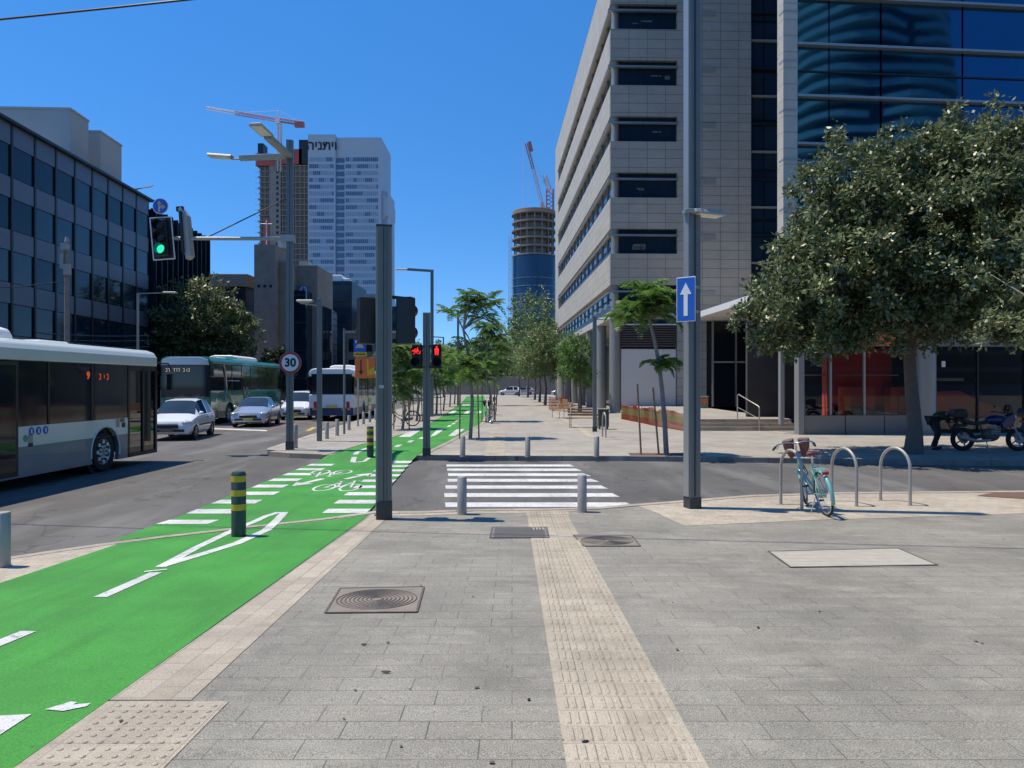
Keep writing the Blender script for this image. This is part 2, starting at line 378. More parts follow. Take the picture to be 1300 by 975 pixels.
sheet('paving_band', [(LX1-.002, 4.15), (-1.8, 4.15), (-1.92, 11.0), (-1.95, 11.55), (LX1+.05, 11.7)], zp, .004, 'cream_long')
sheet('tactile_paving', [(LX1-.002, -6), (-1.58, -6), (-1.58, 4.13), (LX1-.002, 4.13)], zp, .004, 'tact_pave')
sheet('paving_band', [edge[1], edge[2], edge[3], edge[4], edge[5], (LX0, 9.1), (LX0, 4)], zp, .004, 'cream_pave')
sheet('tactile_paving', [(.26, -6), (.91, -6), (.88, 11.4), (.24, 11.4)], zp, .005, 'tact_pave')
sheet('tactile_paving', [(.24, 11.4), (.88, 11.4), (.92, 12.15), (.2, 12.15)], zp, .006, 'tact_pave')
tb = MB()
for i in range(60):
    y = .8+i*.2
    if 9.35 < y < 10.1 or y > 11.9: continue
    for j in range(3):
        x0 = .265+j*.205
        for b in range(4):
            cx = x0+.035+b*.045+random.uniform(-.002, .002); z = zp(y+.1)+.005
            w, l = .014, .078
            vs = [(cx-w, y+.1-l, z), (cx+w, y+.1-l, z), (cx+w, y+.1+l, z), (cx-w, y+.1+l, z), (cx-w*.5, y+.1-l*.9, z+.009), (cx+w*.5, y+.1-l*.9, z+.009), (cx+w*.5, y+.1+l*.9, z+.009), (cx-w*.5, y+.1+l*.9, z+.009)]
            vs = [(a, c, d-.04*(c-(y+.1))) for a, c, d in vs]
            tb.add(vs, [(4, 5, 6, 7), (0, 1, 5, 4), (1, 2, 6, 5), (2, 3, 7, 6), (3, 0, 4, 7)])
tb.build('tactile_bars', 'tact_pave')['kind'] = 'structure'
td = MB()
for i in range(26):
    for j in range(8):
        if 1: 
            y = 4.06-i*.075; x = -2.16+j*.075; z = zp(y)+.004
            td.lathe([(.017, -.002), (.015, .004), (.009, .007)], (x, y, z), 8)
td.build('tactile_domes', 'tact_pave')['kind'] = 'structure'
# cycle lane -----------------------------------------------------------------
lineL = edge[6:10]
sheet('cycle_lane', [(LX0, -6), (LX1, -6), (LX1, 11.65)]+[(-2.62, 11.25), (-3.55, 10.45), (LX0+.3, 9.45), (LX0, 9.2)], zlane, .006, 'green')
farL = [(-5.15, 10.6), (-5.2, 14), (-5.2, 18.7), (-5.05, 20.2), GS(460, 564.6), GS(500, 555), GS(534, 544.6), (-4.15, 43), GS(571, 521.5), GS(586, 512), (-7.2, 118)]
farR = [(-2.3, 11.9), (-2.45, 15), (-2.68, 19.5), (-2.55, 20.4), (-2.2, 25), GS(586, 551), GS(611, 537), (-1.75, 50), GS(617, 515), (-2.9, 82), (-4.4, 118)]
sheet('cycle_lane', [(-2.45, 11.55), (-3.5, 10.65), (-4.6, 9.65), (-5.05, 9.35)]+farL+farR[::-1], zlane, .006, 'green')
wm = MB()
ZL = zlane
def poly_mark(pts, f=GP, layer=.011):
    q = [f(*p) for p in pts]; wm.add([(x, y, ZL(y)+layer) for x, y in q], [tuple(range(len(q)))])
strip(wm, [GP(*p) for p in ((204, 721), (250, 696), (298, 673), (338, 656), (354, 651))], .11, ZL, .011)
strip(wm, [GP(*p) for p in ((206, 719.5), (258, 704), (300, 691), (338, 674), (361, 651))], .13, ZL, .0115)
strip(wm, [GP(127, 759.5), GP(198, 728)], .12, ZL, .011); strip(wm, [GP(36, 803), GP(-30, 830)], .12, ZL, .011)
poly_mark([(-40, 913), (40, 909), (-30, 955), (-80, 955)]); poly_mark([(57, 903), (90, 893), (98, 894), (92, 897), (115, 895), (110, 899), (80, 905)])
strip(wm, [GP(183, 727), GP(212, 724)], .05, ZL, .0118)
lens = [GR(*p) for p in ((448, 588), (453, 580.5), (465, 575), (480, 573))]
strip(wm, lens, .14, ZL, .011); strip(wm, [GR(448, 588.5), GR(462, 587.5), GR(474, 584)], .1, ZL, .011)
# elephant-foot dashes on both sides
for i in range(9):
    y = 10.72+i*.98; w = .75 if i < 4 else .62
    x = -5.16; wm.add([(a, b, ZL(b)+.011) for a, b in ((x, y), (x+w, y), (x+w, y+.42), (x, y+.42))], [(0, 1, 2, 3)])
for i in range(9):
    y = 11.75+i*.93; x = -2.32-.04*i; w = .7
    wm.add([(a, b, ZL(b)+.011) for a, b in ((x-w, y), (x, y), (x, y+.4), (x-w, y+.4))], [(0, 1, 2, 3)])
# bicycle symbols (stretched along the lane as painted)
def bike_sym(cx, cy, sx, sy, flip=1):
    def T(u, v): return (cx+flip*u*sx, cy+flip*v*sy)
    def ring(u, v, r): 
        pts = [T(u+r*math.cos(a), v+r*math.sin(a)) for a in [2*PI*i/20 for i in range(21)]]; strip(wm, pts, .05, ZL, .011, step=9)
    ring(-.27, 0, .2); ring(.27, 0, .2)
    for l_ in ([(-.27, 0), (-.12, .33), (.15, .33), (0, 0), (-.27, 0)], [(0, 0), (-.15, .42)], [(-.22, .42), (-.08, .42)], [(.27, 0), (.13, .45), (.24, .48)]):
        strip(wm, [T(*q) for q in l_], .045, ZL, .0113, step=9)
bx, by = GR(430, 620); bike_sym(bx, by-.1, .95, 2.3)
bx, by = GR(417, 603); bike_sym(bx, by+.3, .95, 2.0, -1)
def arrow(px, py, ang, L=.8):
    cx, cy = GR(px, py); c, s_ = math.cos(ang), math.sin(ang)
    P = [(0, L/2), (.22, .1), (.07, .1), (.07, -L/2), (-.07, -L/2), (-.07, .1), (-.22, .1)]
    q = [(cx+a*c-b*s_, cy+(a*s_+b*c)*1.3) for a, b in P]
    wm.add([(x, y, ZL(y)+.011) for x, y in q], [(0, 1, 6), (2, 3, 4, 5)])
arrow(391, 614, R(160), .95); arrow(456, 606, R(-25), .9)
# zebra-like bars and centre dashes on the far lane
def fpoly(pts): 
    q = [GS(*p) for p in pts]; wm.add([(x, y, ZL(y)+.011) for x, y in q], [tuple(range(len(q)))])
for a in ([(506, 555), (521, 555), (535, 546), (523, 546)], [(546, 555), (553, 553), (565, 544.5), (556, 544.5)], [(569, 553.8), (578, 553.8), (590, 545), (580, 545)], [(568, 525), (575, 525), (582, 521), (576, 521)], [(588, 525.5), (594, 525.5), (598, 521.5), (593, 521.5)], [(605, 524.5), (612, 524.5), (612, 521.5), (607, 521.5)],
          [(531, 557.5), (537, 557.5), (541, 555), (535, 555)], [(516, 562), (522, 562), (526, 559.5), (520, 559.5)], [(500, 568), (506, 568), (511, 565), (504, 565)], [(567, 542), (571, 542), (574, 540), (570, 540)], [(572.5, 539), (576, 539), (579, 537), (575.5, 537)], [(577, 535.5), (580, 535.5), (583, 533.8), (580, 533.8)], [(581.5, 532.5), (584, 532.5), (586, 531), (583.8, 531)],
          [(586, 515), (596, 515), (598, 513), (588, 513)]): fpoly(a)
wm.build('cycle_lane_marking', 'white_paint')['kind'] = 'structure'
cw = MB()
for i, y in enumerate((12.73, 13.83, 14.9, 15.95, 16.95, 17.93, 18.85)):
    t = (y-12.7)/6.2; xl = -1.12-.5*t; xr = 2.1-.5*t; j = .03*math.sin(i*5)
    cw.add([(xl+j, y-.24, .004), (xr+j, y-.24+.03*math.sin(i), .004), (xr-.1, y+.24, .004), (xl-.05+j, y+.24, .004)], [(0, 1, 2, 3)])
cw.build('crosswalk_marking', 'white_paint')['kind'] = 'structure'
# the left carriageway's markings
def mk(pts, f, m, name, layer=.004):
    q = [f(*p) for p in pts]; b = MB().add([(x, y, layer) for x, y in q], [tuple(range(len(q)))]); b.build(name, m)['kind'] = 'structure'
mk([(270, 545), (340, 547.5), (338, 546), (272, 543.5)], GR, 'white_paint', 'stop_line')
mk([(338, 547.5), (346, 545), (400, 532), (398, 531.5), (343, 544)], GR, 'red_paint', 'red_road_line')
mk([(388, 547), (394, 547), (402, 542.5), (396, 542.5)], GR, 'yellow_paint', 'yellow_road_line')
for i in range(12):
    y = 52+i*9; x = -11.1-(y-52)*.047; b = MB().add([(x-.07, y, .004), (x+.07, y, .004), (x-.12, y+3.5, .004), (x-.26, y+3.5, .004)], [(0, 1, 2, 3)]); b.build('lane_line', 'white_paint')['kind'] = 'structure'
# far pavement ---------------------------------------------------------------
kf = [(-2.6, 20.15), (0, 20.0), (3, 19.95), (6, 19.6), (9, 19.1), (12, 18.75), (16, 18.5), (50, 17.5)]
kl = [(-4.9, 20.45), (-6.2, 20.9), (-6.95, 21.4), (-7.3, 22.4), (-7.6, 28), (-8.2, 40), GS(528, 513.5), (-12.2, 118), (-14, 150)]
far = kf+[(50, 150)]+kl[::-1]+[(-4.6, 20.3)]
sheet('far_pavement', far, flat(ZS), 0, 'far_pave', breaks=(), thick=.3)
b = MB(); strip(b, [(x, y+.09) for x, y in kf], .18, flat(ZS), .006, thick=.15); b.build('kerb', 'kerb_dark')['kind'] = 'structure'
b = MB(); strip(b, kl, .22, flat(ZS), .007, thick=.15); b.build('kerb', 'kerb')['kind'] = 'structure'
b = MB(); strip(b, [(x-.1, y) for x, y in farL[3:]], .14, flat(ZS), .012); strip(b, [(x+.1, y) for x, y in farR[3:]], .16, flat(ZS), .012); b.build('paving_band', 'kerb')['kind'] = 'structure'
sheet('paving_band', kf[:4]+[(6, 20.3), (3, 20.65), (0, 20.75), (-2.3, 20.8)], flat(ZS), .004, 'cream_pave', breaks=())
sheet('tactile_paving', [GS(614.5, 579), GS(641, 579), GS(641.5, 549), GS(622, 549)], flat(ZS), .008, 'tact_pave', breaks=())
b = MB(); strip(b, [GS(665, 519), GS(700, 524), GS(735, 543), GS(752, 556), GS(790, 558)], .3, flat(ZS), .009); b.build('paving_band', 'cream_pave')['kind'] = 'structure'
sheet('left_pavement', [(-60, 30), (-60, 200), (-33, 200), (-22.4, 30), (-21.5, 24), (-24, 10), (-60, 10)], flat(ZS), 0, 'far_pave', breaks=(), thick=.3)
# manhole covers and access plates -------------------------------------------
def plate(name, quad, m, label, cat, circ=True, rim=.03):
    q = [GP(*p) for p in quad]; cx = sum(a for a, b in q)/4; cy = sum(b for a, b in q)/4
    t = thing(name, label, cat, (cx, cy, zp(cy)+.004))
    loc = [(a-cx, b-cy) for a, b in q]; zz = lambda y: zp(cy+y)-zp(cy)
    mb = MB(); vs = [(a, b, zz(b)+.004) for a, b in loc]+[(a, b, zz(b)-.01) for a, b in loc]
    mb.add(vs, [(0, 1, 2, 3), (0, 4, 5, 1), (1, 5, 6, 2), (2, 6, 7, 3), (3, 7, 4, 0)]); mb.build('frame', m, t)
    g = MB()
    for i in range(4):
        a, b = loc[i], loc[(i+1) % 4]; g.beam((a[0], a[1], zz(a[1])+.004), (b[0], b[1], zz(b[1])+.004), .018, .008)
    g.build('rim', 'iron', t)
    w = min(abs(loc[1][0]-loc[0][0]), abs(loc[2][1]-loc[1][1]))/2*.93
    if circ:
        c = MB()
        for k in range(9):
            r = w*(.16+.84*k/8)
            c.tube([(r*math.cos(2*PI*j/40), r*math.sin(2*PI*j/40), zz(r*math.sin(2*PI*j/40))+.005) for j in range(40)], .006, 5, closed=True)
        c.build('lid', 'iron', t)
    else:
        c = MB(); n = 26 if w > .2 else 14
        x0 = min(a for a, b in loc)+.05; x1 = max(a for a, b in loc)-.05; y0 = min(b for a, b in loc)+.04; y1 = max(b for a, b in loc)-.04
        for i in range(n*2):
            for j in range(12):
                x = x0+(x1-x0)*(i+.5*(j % 2))/(n*2); y = y0+(y1-y0)*j/12
                lx0 = loc[3][0]+(loc[0][0]-loc[3][0])*(loc[3][1]-y)/max(.01, loc[3][1]-loc[0][1])
                c.box(x-.012, x+.012, y-.004, y+.004, zz(y)+.004, zz(y)+.0065)
        c.build('lid', m, t)
    return t
M['plate_lt'] = mat('pale_checker_plate', (.46, .42, .34), .6, .0, var=.2, scale=6)
M['plate_dk'] = mat('dark_pavers_lid', (.17, .16, .15), .7, 0, var=.2, scale=6)
M['lid_rust'] = mat('worn_iron', (.27, .225, .175), .65, .2, var=.4, scale=5, bump=.6)
plate('manhole_cover', [(413, 779), (529, 778), (538, 746), (432, 748)], 'lid_rust', 'square manhole cover with concentric rings set in the grey paving on the left', 'manhole cover')
plate('manhole_cover', [(741, 694), (813, 694), (802, 681), (728, 680)], 'lid_rust', 'round-ringed manhole cover just right of the tactile strip', 'manhole cover')
plate('access_cover', [(622, 683.5), (697, 683.5), (694, 670), (625, 670)], 'plate_dk', 'dark rectangular access cover at the left edge of the tactile strip', 'access cover', False)
plate('access_cover', [(1004, 721), (1190, 718), (1140, 697), (976, 701)], 'plate_lt', 'large pale speckled access cover in the plaza on the right', 'access cover', False)
q = [GP(*p) for p in ((1240, 630), (1300, 634), (1500, 636), (1500, 626), (1262, 626))]
sheet('soil_bed', q, zp, .012, 'soil')
# ================================================================ buildings
M['b1_sp'] = mat('grey_spandrel', (.115, .145, .20), .4, .15, var=.12, scale=.6)
M['b1_dk'] = mat('dark_mullion', (.02, .025, .035), .4, .3)
M['b1_gl'] = mat('blue_black_glass', (.010, .025, .042), .07, .12, var=.6, scale=.45, spec=.35)
M['b1_gl2'] = mat('blue_glass_blind', (.018, .04, .06), .12, .15, var=.5, scale=.8, spec=.6)
M['conc_pale'] = mat('pale_concrete', (.52, .50, .47), .85, var=.08, scale=.5, bump=.2)
M['conc'] = mat('raw_concrete', (.24, .22, .20), .9, var=.2, scale=.25, bump=.2)
M['tan'] = paving('tan_stone', (.33, .28, .235), (.36, .31, .26), (.24, .2, .17), 1.2, .6, plane='XZ', stain=.25, ms=.02)
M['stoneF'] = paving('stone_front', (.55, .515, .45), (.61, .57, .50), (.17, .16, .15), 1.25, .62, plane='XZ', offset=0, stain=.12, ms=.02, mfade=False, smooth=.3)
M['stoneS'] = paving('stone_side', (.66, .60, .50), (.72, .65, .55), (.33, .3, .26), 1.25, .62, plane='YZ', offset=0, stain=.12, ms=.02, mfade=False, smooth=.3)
M['e_gl'] = mat('office_glass', (.015, .05, .09), .05, .45, var=.5, scale=.4, spec=.7)
M['alu'] = mat('window_aluminium', (.35, .36, .37), .4, .6, var=.05)
M['f_gl'] = mat('blue_curtain_glass', (.03, .12, .22), .03, .9, var=.25, scale=.25)
M['f_gl2'] = mat('tilted_grey_glass', (.10, .16, .2), .1, .7, var=.2, scale=.4)
M['shopglass'] = thin_glass('shop_glass', (.8, .8, .8), .0)
M['panelwhite'] = mat('off_white_board', (.66, .64, .62), .7, var=.04, scale=.6)
M['colgrey'] = mat('column_grey', (.30, .30, .29), .5, .2, var=.05)
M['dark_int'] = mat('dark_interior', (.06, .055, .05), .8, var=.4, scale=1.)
M['shop_red'] = mat('shop_red', (.75, .09, .05), .6, var=.2)
M['shop_orange'] = mat('shop_orange', (.92, .17, .05), .5, var=.08)
# --- left office block
def office_left():
    t = thing('office_building', 'long dark glass office block with grey spandrel bands along the left side of the street', 'building', (-25, 0, 0), R(2.69))
    MB().box(-22, -.35, 27, 57.2, 0, 16.1).build('wall', 'b1_dk', t)
    tops = [16.1, 13.25, 10.4, 7.55, 4.7]
    rnd = random.Random(3)
    ys = [37.95-2.09*3+2.09*i for i in range(13)]
    for i, y in enumerate(ys[:-1]):
        for k, zt in enumerate(tops):
            MB().box(-.33, -.16, y+.12, y+1.97, zt-1.12, zt-.02).build('spandrel_panel', 'b1_sp', t)
            w = MB().box(-.34, -.22, y+.12, y+1.97, zt-2.85+.03 if k < 4 else 0, zt-1.15).build('window', 'b1_gl' if rnd.random() < .72 else 'b1_gl2', t)
        if i < 12: MB().box(-.3, -.13, y-.09, y+.09, 1.5, 16.25).build('mullion', 'b1_dk', t)
    MB().box(-.5, .12, 27, 57.2, 16.1, 16.25).build('parapet_cap', 'b1_dk', t)
    MB().box(-21.9, -20, 27, 57.2, 3.4, 3.9).build('rear_ledge', 'b1_dk', t)
    m = MB().box(-3, -.4, 27.2, 57, .1, .4).build('plinth', 'b1_dk', t)
    g = MB()
    for j in range(3): g.tube([(-2.2, 54.5+j*.5, 16.2), (-.2, 57.2+j*.2, 17.3+.12*j)], .04, 5)
    g.build('roof_rails', 'galv', t)
    MB().box(-16, -4, 60-11, 60-3.5, 16.2, 17.9).build('roof_structure', 'tan', t, bevel=.03)
    a = thing('office_building', 'narrow dark end block with vertical fins behind the traffic signal', 'building', (-25, 0, 0), R(2.69))
    MB().box(-20, -.3, 57.3, 70, 0, 15.6).build('wall', 'b1_dk', a)
    for i in range(12):
        y = 57.4+i*1.05
        for k, (z0, z1) in enumerate(((11.2, 15.5), (7.3, 11.1), (3.4, 7.2))):
            MB().box(-.3, -.2, y+.08, y+.97, z0, z1-.1 if i % 4 else z1-1.2).build('window', 'b1_gl2' if (i+k) % 3 else 'b1_gl', a)
        MB().box(-.3, .12, y-.05, y+.05, 0, 15.7).build('fin', 'b1_dk', a)
    for (x0, x1, y0, y1, zt) in ((-12.0, -3.2, 51.2, 53.6, 21.1), (-8.0, -3.0, 55.2, 58.4, 21.0)):
        pass
    p = thing('roof_block', 'large pale windowless block on the roof of the left office building', 'building', (-28.3, 0, 0), R(2.69))
    MB().box(-12, 0, 51.5, 53.9, 16.1, 21.15).build('wall', 'conc_pale', p)
    MB().box(-12.05, .05, 51.45, 53.95, 21.15, 21.3).build('coping', 'conc_pale', p)
    MB().box(-.6, .003, 52.3, 53.2, 16.3, 18.2).build('vent_panel', 'conc_pale', p)
    p = thing('roof_block', 'small pale stair tower on the left roof, right of the larger block', 'building', (-28.2, 0, 0), R(2.69))
    MB().box(-6, 0, 55.4, 58.7, 16.1, 20.9).build('wall', 'conc_pale', p)
    MB().box(-6.05, .05, 55.35, 58.75, 20.9, 21.05).build('coping', 'conc_pale', p)
office_left()
# --- low buildings behind the buses
def far_left():
    t = thing('low_building', 'low dark building with a flat tan roof band left of the stone tower', 'building', (-35.5, 80, 0))
    MB().box(-9, 6.7, 0, 12, 0, 12.6).build('wall', 'b1_dk', t)
    MB().box(-9.2, 7, -.5, 12, 12.62, 13.8).build('roof', 'tan', t)
    MB().box(-9.3, 7.1, -.6, 12, 13.8, 13.9).build('roof_edge', 'conc_pale', t)
    for i in range(5):
        for k in range(3): MB().box(-8.5+i*3, -5.8+i*3, -.12, 0, 1.5+k*3.6, 4.6+k*3.6).build('window', 'b1_gl', t)
    t = thing('stone_tower', 'tan stone tower block with three round holes near its foot, left of the sign pole', 'building', (-27.2, 78, 0), R(2))
    MB().box(0, 2.25, 0, 6, 0, 16.8).build('wall', 'tan', t)
    MB().box(2.27, 3.4, 1.2, 6, 0, 15.2).build('side_wing', 'tan', t)
    for i in range(3): MB().cyl((.5+i*.62, -.04, 12.4), (.5+i*.62, .02, 12.4), .16).build('round_vent', 'b1_dk', t)
    MB().box(1.9, 2.7, 2, 3, 16.8, 17.7).build('roof_hatch', 'conc_pale', t)
    g = MB(); g.tube([(1, 1, 16.8), (1, 1, 19.6)], .05, 6); g.tube([(.4, 1, 19.2), (1.6, 1, 19.2)], .03, 5); g.build('antenna', 'white', t)
    t = thing('glass_block', 'dark glass link block between the two tan stone towers', 'building', (-24.9, 80, 0))
    MB().box(0, 2.6, 0, 6, 0, 12.2).build('wall', 'b1_gl', t)
    for k in range(4): MB().box(0, 2.6, -.08, 0, 2.6+k*3, 2.8+k*3).build('transom', 'b1_dk', t)
    t = thing('stone_tower', 'tan stone block bearing a round white and blue star emblem', 'building', (-24.1, 82.5, 0))
    MB().box(0, 2.4, 0, 7, 0, 15.3).build('wall', 'tan', t)
    MB().box(.2, 1.2, .5, 2, 15.3, 15.9).build('roof_box', 'conc_pale', t)
    e = MB(); e.lathe([(.50, -.06), (.50, 0)], (.85, 0, 12.55), 24, 'Y')
    em = e.build('emblem', 'white', t)
    rr = MB().tube([(.85+.5*math.cos(a), -.07, 12.55+.5*math.sin(a)) for a in [2*PI*i/24 for i in range(24)]], .06, 6, closed=True)
    for k in range(3):
        a = PI/2+k*PI/3; rr.beam((.85-.36*math.cos(a), -.08, 12.55-.36*math.sin(a)), (.85+.36*math.cos(a), -.08, 12.55+.36*math.sin(a)), .13, .04)
    rr.build('star', 'sblue', em)
    for i in range(4): MB().box(2.4, 2.5, .5+i*1.5, 1.6+i*1.5, 2, 11).build('side_window', 'b1_gl', t)
    # dark block with glass side
    t = thing('office_building', 'dark blue office block with white roof units in front of the white tower', 'building', (-26.4, 100, 0))
    MB().box(0, 4.75, 0, 10, 0, 16).build('wall', 'b1_dk', t)
    for k in range(5): MB().box(.1, 4.6, -.1, 0, 1.3+k*3, 3.4+k*3).build('window', 'b1_gl' if k % 2 else 'b1_gl2', t)
    MB().box(.2, 3.2, 1, 4, 16, 17).build('roof_unit', 'white', t, bevel=.1); MB().box(3.3, 4.2, 1, 3, 16, 16.5).build('roof_unit', 'white', t, bevel=.1)
    t = thing('glass_building', 'pale blue glass wall angled beside the dark office block', 'building', (0, 0, 0))
    M['pale_gl'] = paving('pale_blue_glass', (.22, .32, .42), (.28, .38, .48), (.05, .07, .09), .8, .8, plane='YZ', offset=0, stain=.1, ms=.05, rough=.2, mfade=False)
    a = at(411, 384, 88); b = at(428, 398, 97)
    mb = MB().add([(a[0], 88, 0), (b[0], 97, 0), (b[0], 97, b[2]), (a[0], 88, a[2]), (a[0]-3, 88, 0), (b[0]-3, 97, 0), (b[0]-3, 97, b[2]), (a[0]-3, 88, a[2])], [(0, 1, 2, 3), (0, 3, 7, 4), (1, 5, 6, 2), (3, 2, 6, 7), (4, 7, 6, 5)]); mb.build('wall', 'pale_gl', t)
    t = thing('grey_building', 'low grey building with square windows behind the yellow and orange signs', 'building', (-20.6, 92, 0))
    MB().box(0, 7, 0, 6, 0, 8.4).build('wall', 'conc', t); MB().box(-.1, 7.1, -.2, 6, 8.4, 8.7).build('cornice', 'conc_pale', t)
    for i in range(6):
        for k in range(3):
            MB().box(.3+i*1.1, 1.0+i*1.1, -.05, 0, .9+k*2.6, 2.5+k*2.6).build('window', 'b1_gl', t)
    t = thing('dark_building', 'narrow dark block between the grey building and the street trees', 'building', (-19.5, 104, 0))
    MB().box(-.4, 4.6, 0, 8, 0, 13).build('wall', 'b1_dk', t)
    for k in range(4): MB().box(-.3, 4.4, -.1, 0, 1+k*3, 3+k*3).build('window', 'b1_gl', t)
    MB().box(-.2, 1, -.2, 0, 0, 12.6).build('stone_pier', 'conc', t)
far_left()
# --- tower under construction
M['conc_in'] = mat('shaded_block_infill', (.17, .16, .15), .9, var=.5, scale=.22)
def raw_tower():
    Y = 400; x0 = (327-CX)/FPX*Y; x1 = (393-CX)/FPX*Y
    t = thing('unfinished_tower', 'unfinished concrete tower with bare floors and red formwork on top', 'building', (x0, Y, 0))
    w = x1-x0
    n = 39; fl = MB(); 
    for k in range(n):
        z = 6+k*3.0
        MB().box(.6 if k % 2 else 0, w, 0, 24, z, z+.45).build('floor_slab', 'conc', t)
    m = MB()
    for i in range(12): m.box(1.5+i*(w-2)/11-.25, 1.5+i*(w-2)/11+.25, .5, 1.1, 0, n*3+6)
    for i in range(8): m.box(.8, 1.4, 1+i*3, 1.5+i*3, 0, n*3+6)
    m.build('columns', 'conc', t)
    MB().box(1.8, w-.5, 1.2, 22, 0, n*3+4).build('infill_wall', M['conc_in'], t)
    c = MB().box(6.5, 12.5, -.25, 7, 0, n*3+6).build('core_wall', 'conc', t)
    c2 = MB().box(16.0, 19.0, -.1, 7, 0, n*3+3).build('core_wall', 'conc', t)
    for k in range(n-2):
        MB().box(10.2, 11.4, -.35, -.2, 8+k*3, 9.6+k*3).build('opening', 'b1_dk', t)
    M['redform'] = mat('red_formwork', (.36, .09, .08), .8, var=.25, scale=.3)
    MB().box(-.8, 9, -.8, 12, 120, 126.6).build('formwork', 'redform', t)
    MB().box(.4, 3.4, -1, 6, 126.6, 132).build('formwork_screen', 'b1_dk', t)
    MB().box(13, 17, -.6, 10, 121, 127).build('formwork', 'redform', t)
    MB().box(19.5, 24, -.6, 10, 121, 129).build('formwork', 'redform', t); MB().box(22.5, w+1, -.6, 9, 121, 134).build('formwork_screen', 'b1_dk', t)
    MB().box(3.2, 6.2, -.5, 1, 70, 92).build('red_netting', 'redform', t)
    s = MB()
    for k in range(38): s.beam((.5, 0, 8+k*3), (-1.2, -.5, 9.2+k*3), .35, .12)
    s.build('edge_brackets', 'galv', t)
raw_tower()
def truss(mb, a, b, w, n, r=.1, tri=False):
    a, b = Vector(a), Vector(b); d = (b-a).normalized(); u = d.cross(Vector((0, 1, 0))).normalized() if abs(d.y) < .9 else Vector((1, 0, 0)); v = d.cross(u)
    cs = [u*w/2+v*w/2, -u*w/2+v*w/2, -u*w/2-v*w/2, u*w/2-v*w/2] if not tri else [u*w*.6, -u*w*.3+v*w/2, -u*w*.3-v*w/2]
    k = len(cs)
    for c in cs: mb.tube([a+c, b+c], r, 4)
    for i in range(n):
        p = a+(b-a)*i/n; q = a+(b-a)*(i+1)/n
        for j in range(k): mb.tube([p+cs[j], q+cs[(j+1) % k]], r*.6, 3, cap=False)
def cranes():
    M['crane_red'] = mat('crane_red', (.36, .12, .11), .6, var=.2, scale=.3); M['crane_lt'] = mat('crane_pale', (.62, .52, .48), .6, var=.2)
    Y = 400; base = at(355, 195, Y)
    t = thing('tower_crane', 'red and white hammerhead tower crane on top of the unfinished tower at the left', 'crane', base)
    m = MB(); truss(m, (0, 0, -10), (0, 0, 17), 1.8, 12, .22); m.build('mast', 'crane_lt', t)
    m = MB(); a = Vector(at(352, 152, Y))-Vector(base); b = Vector(at(298, 143, Y))-Vector(base); c = Vector(at(262, 137, Y))-Vector(base)
    truss(m, a, b, 1.9, 14, .2, True); m.build('jib', 'crane_red', t)
    m = MB(); truss(m, b, c, 1.5, 10, .16, True); m.build('jib_tip', 'crane_lt', t)
    m = MB(); d = Vector(at(385, 157, Y))-Vector(base); truss(m, a, d, 1.7, 8, .2); m.build('counter_jib', 'crane_red', t)
    MB().cbox(d+Vector((-2, 0, -.6)), (5, 2.2, 2.6)).build('counterweight', 'crane_red', t)
    MB().cbox(a+Vector((.5, -1, -1.2)), (2.2, 2, 2.4)).build('cab', 'white', t)
    m = MB(); top = a+Vector((1, 0, 5)); m.tube([a, top], .3, 5); m.tube([top, b], .07, 4); m.tube([top, d], .07, 4); m.build('tie_bars', 'crane_lt', t)
    Y = 350; base = at(689, 271, Y)
    t = thing('luffing_crane', 'luffing crane with a raised red tipped jib on the round unfinished tower', 'crane', base)
    L = lambda px, py: Vector(at(px, py, Y))-Vector(base)
    m = MB(); truss(m, L(689, 262), L(677, 215), 1.3, 12, .16); m.build('jib', 'crane_lt', t)
    m = MB(); truss(m, L(677, 215), L(668, 182), 1.1, 10, .16); m.build('jib_tip', 'crane_red', t)
    m = MB(); m.tube([L(672, 180), L(675, 192)], .8, 5); m.build('jib_head', 'crane_red', t)
    m = MB(); m.add([L(683, 271), L(695, 271), L(689, 254), L(689, 271)+Vector((0, 3, 0))], [(0, 1, 2), (0, 2, 3), (1, 3, 2)]); m.build('slewing_frame', 'conc_pale', t)
    m = MB(); m.tube([L(664, 183), L(664, 266)], .09, 4); m.tube([L(672, 190), L(672, 268)], .06, 4); m.tube([L(692, 235), L(670, 186)], .07, 4); m.tube([L(699, 244), L(690, 230)], .3, 4); m.build('hoist_ropes', 'crane_lt', t)
    MB().cbox(L(664, 268), (.8, .8, 2)).build('hook_block', 'b1_dk', t)
    base = at(698, 275, Y+6)
    t = thing('crane_mast', 'reddish lattice crane mast standing at the right edge of the round tower', 'crane', base)
    m = MB(); truss(m, (0, 0, -18), (0, 0, 13), 3.2, 16, .3); m.build('mast', 'crane_red', t)
    m = MB(); truss(m, (0, 0, 13), (-2.6, 0, 20), 1.5, 5, .2); m.tube([(0, 0, 12), (-3, 0, 18)], .3, 5); m.build('mast_head', 'crane_lt', t)
cranes()
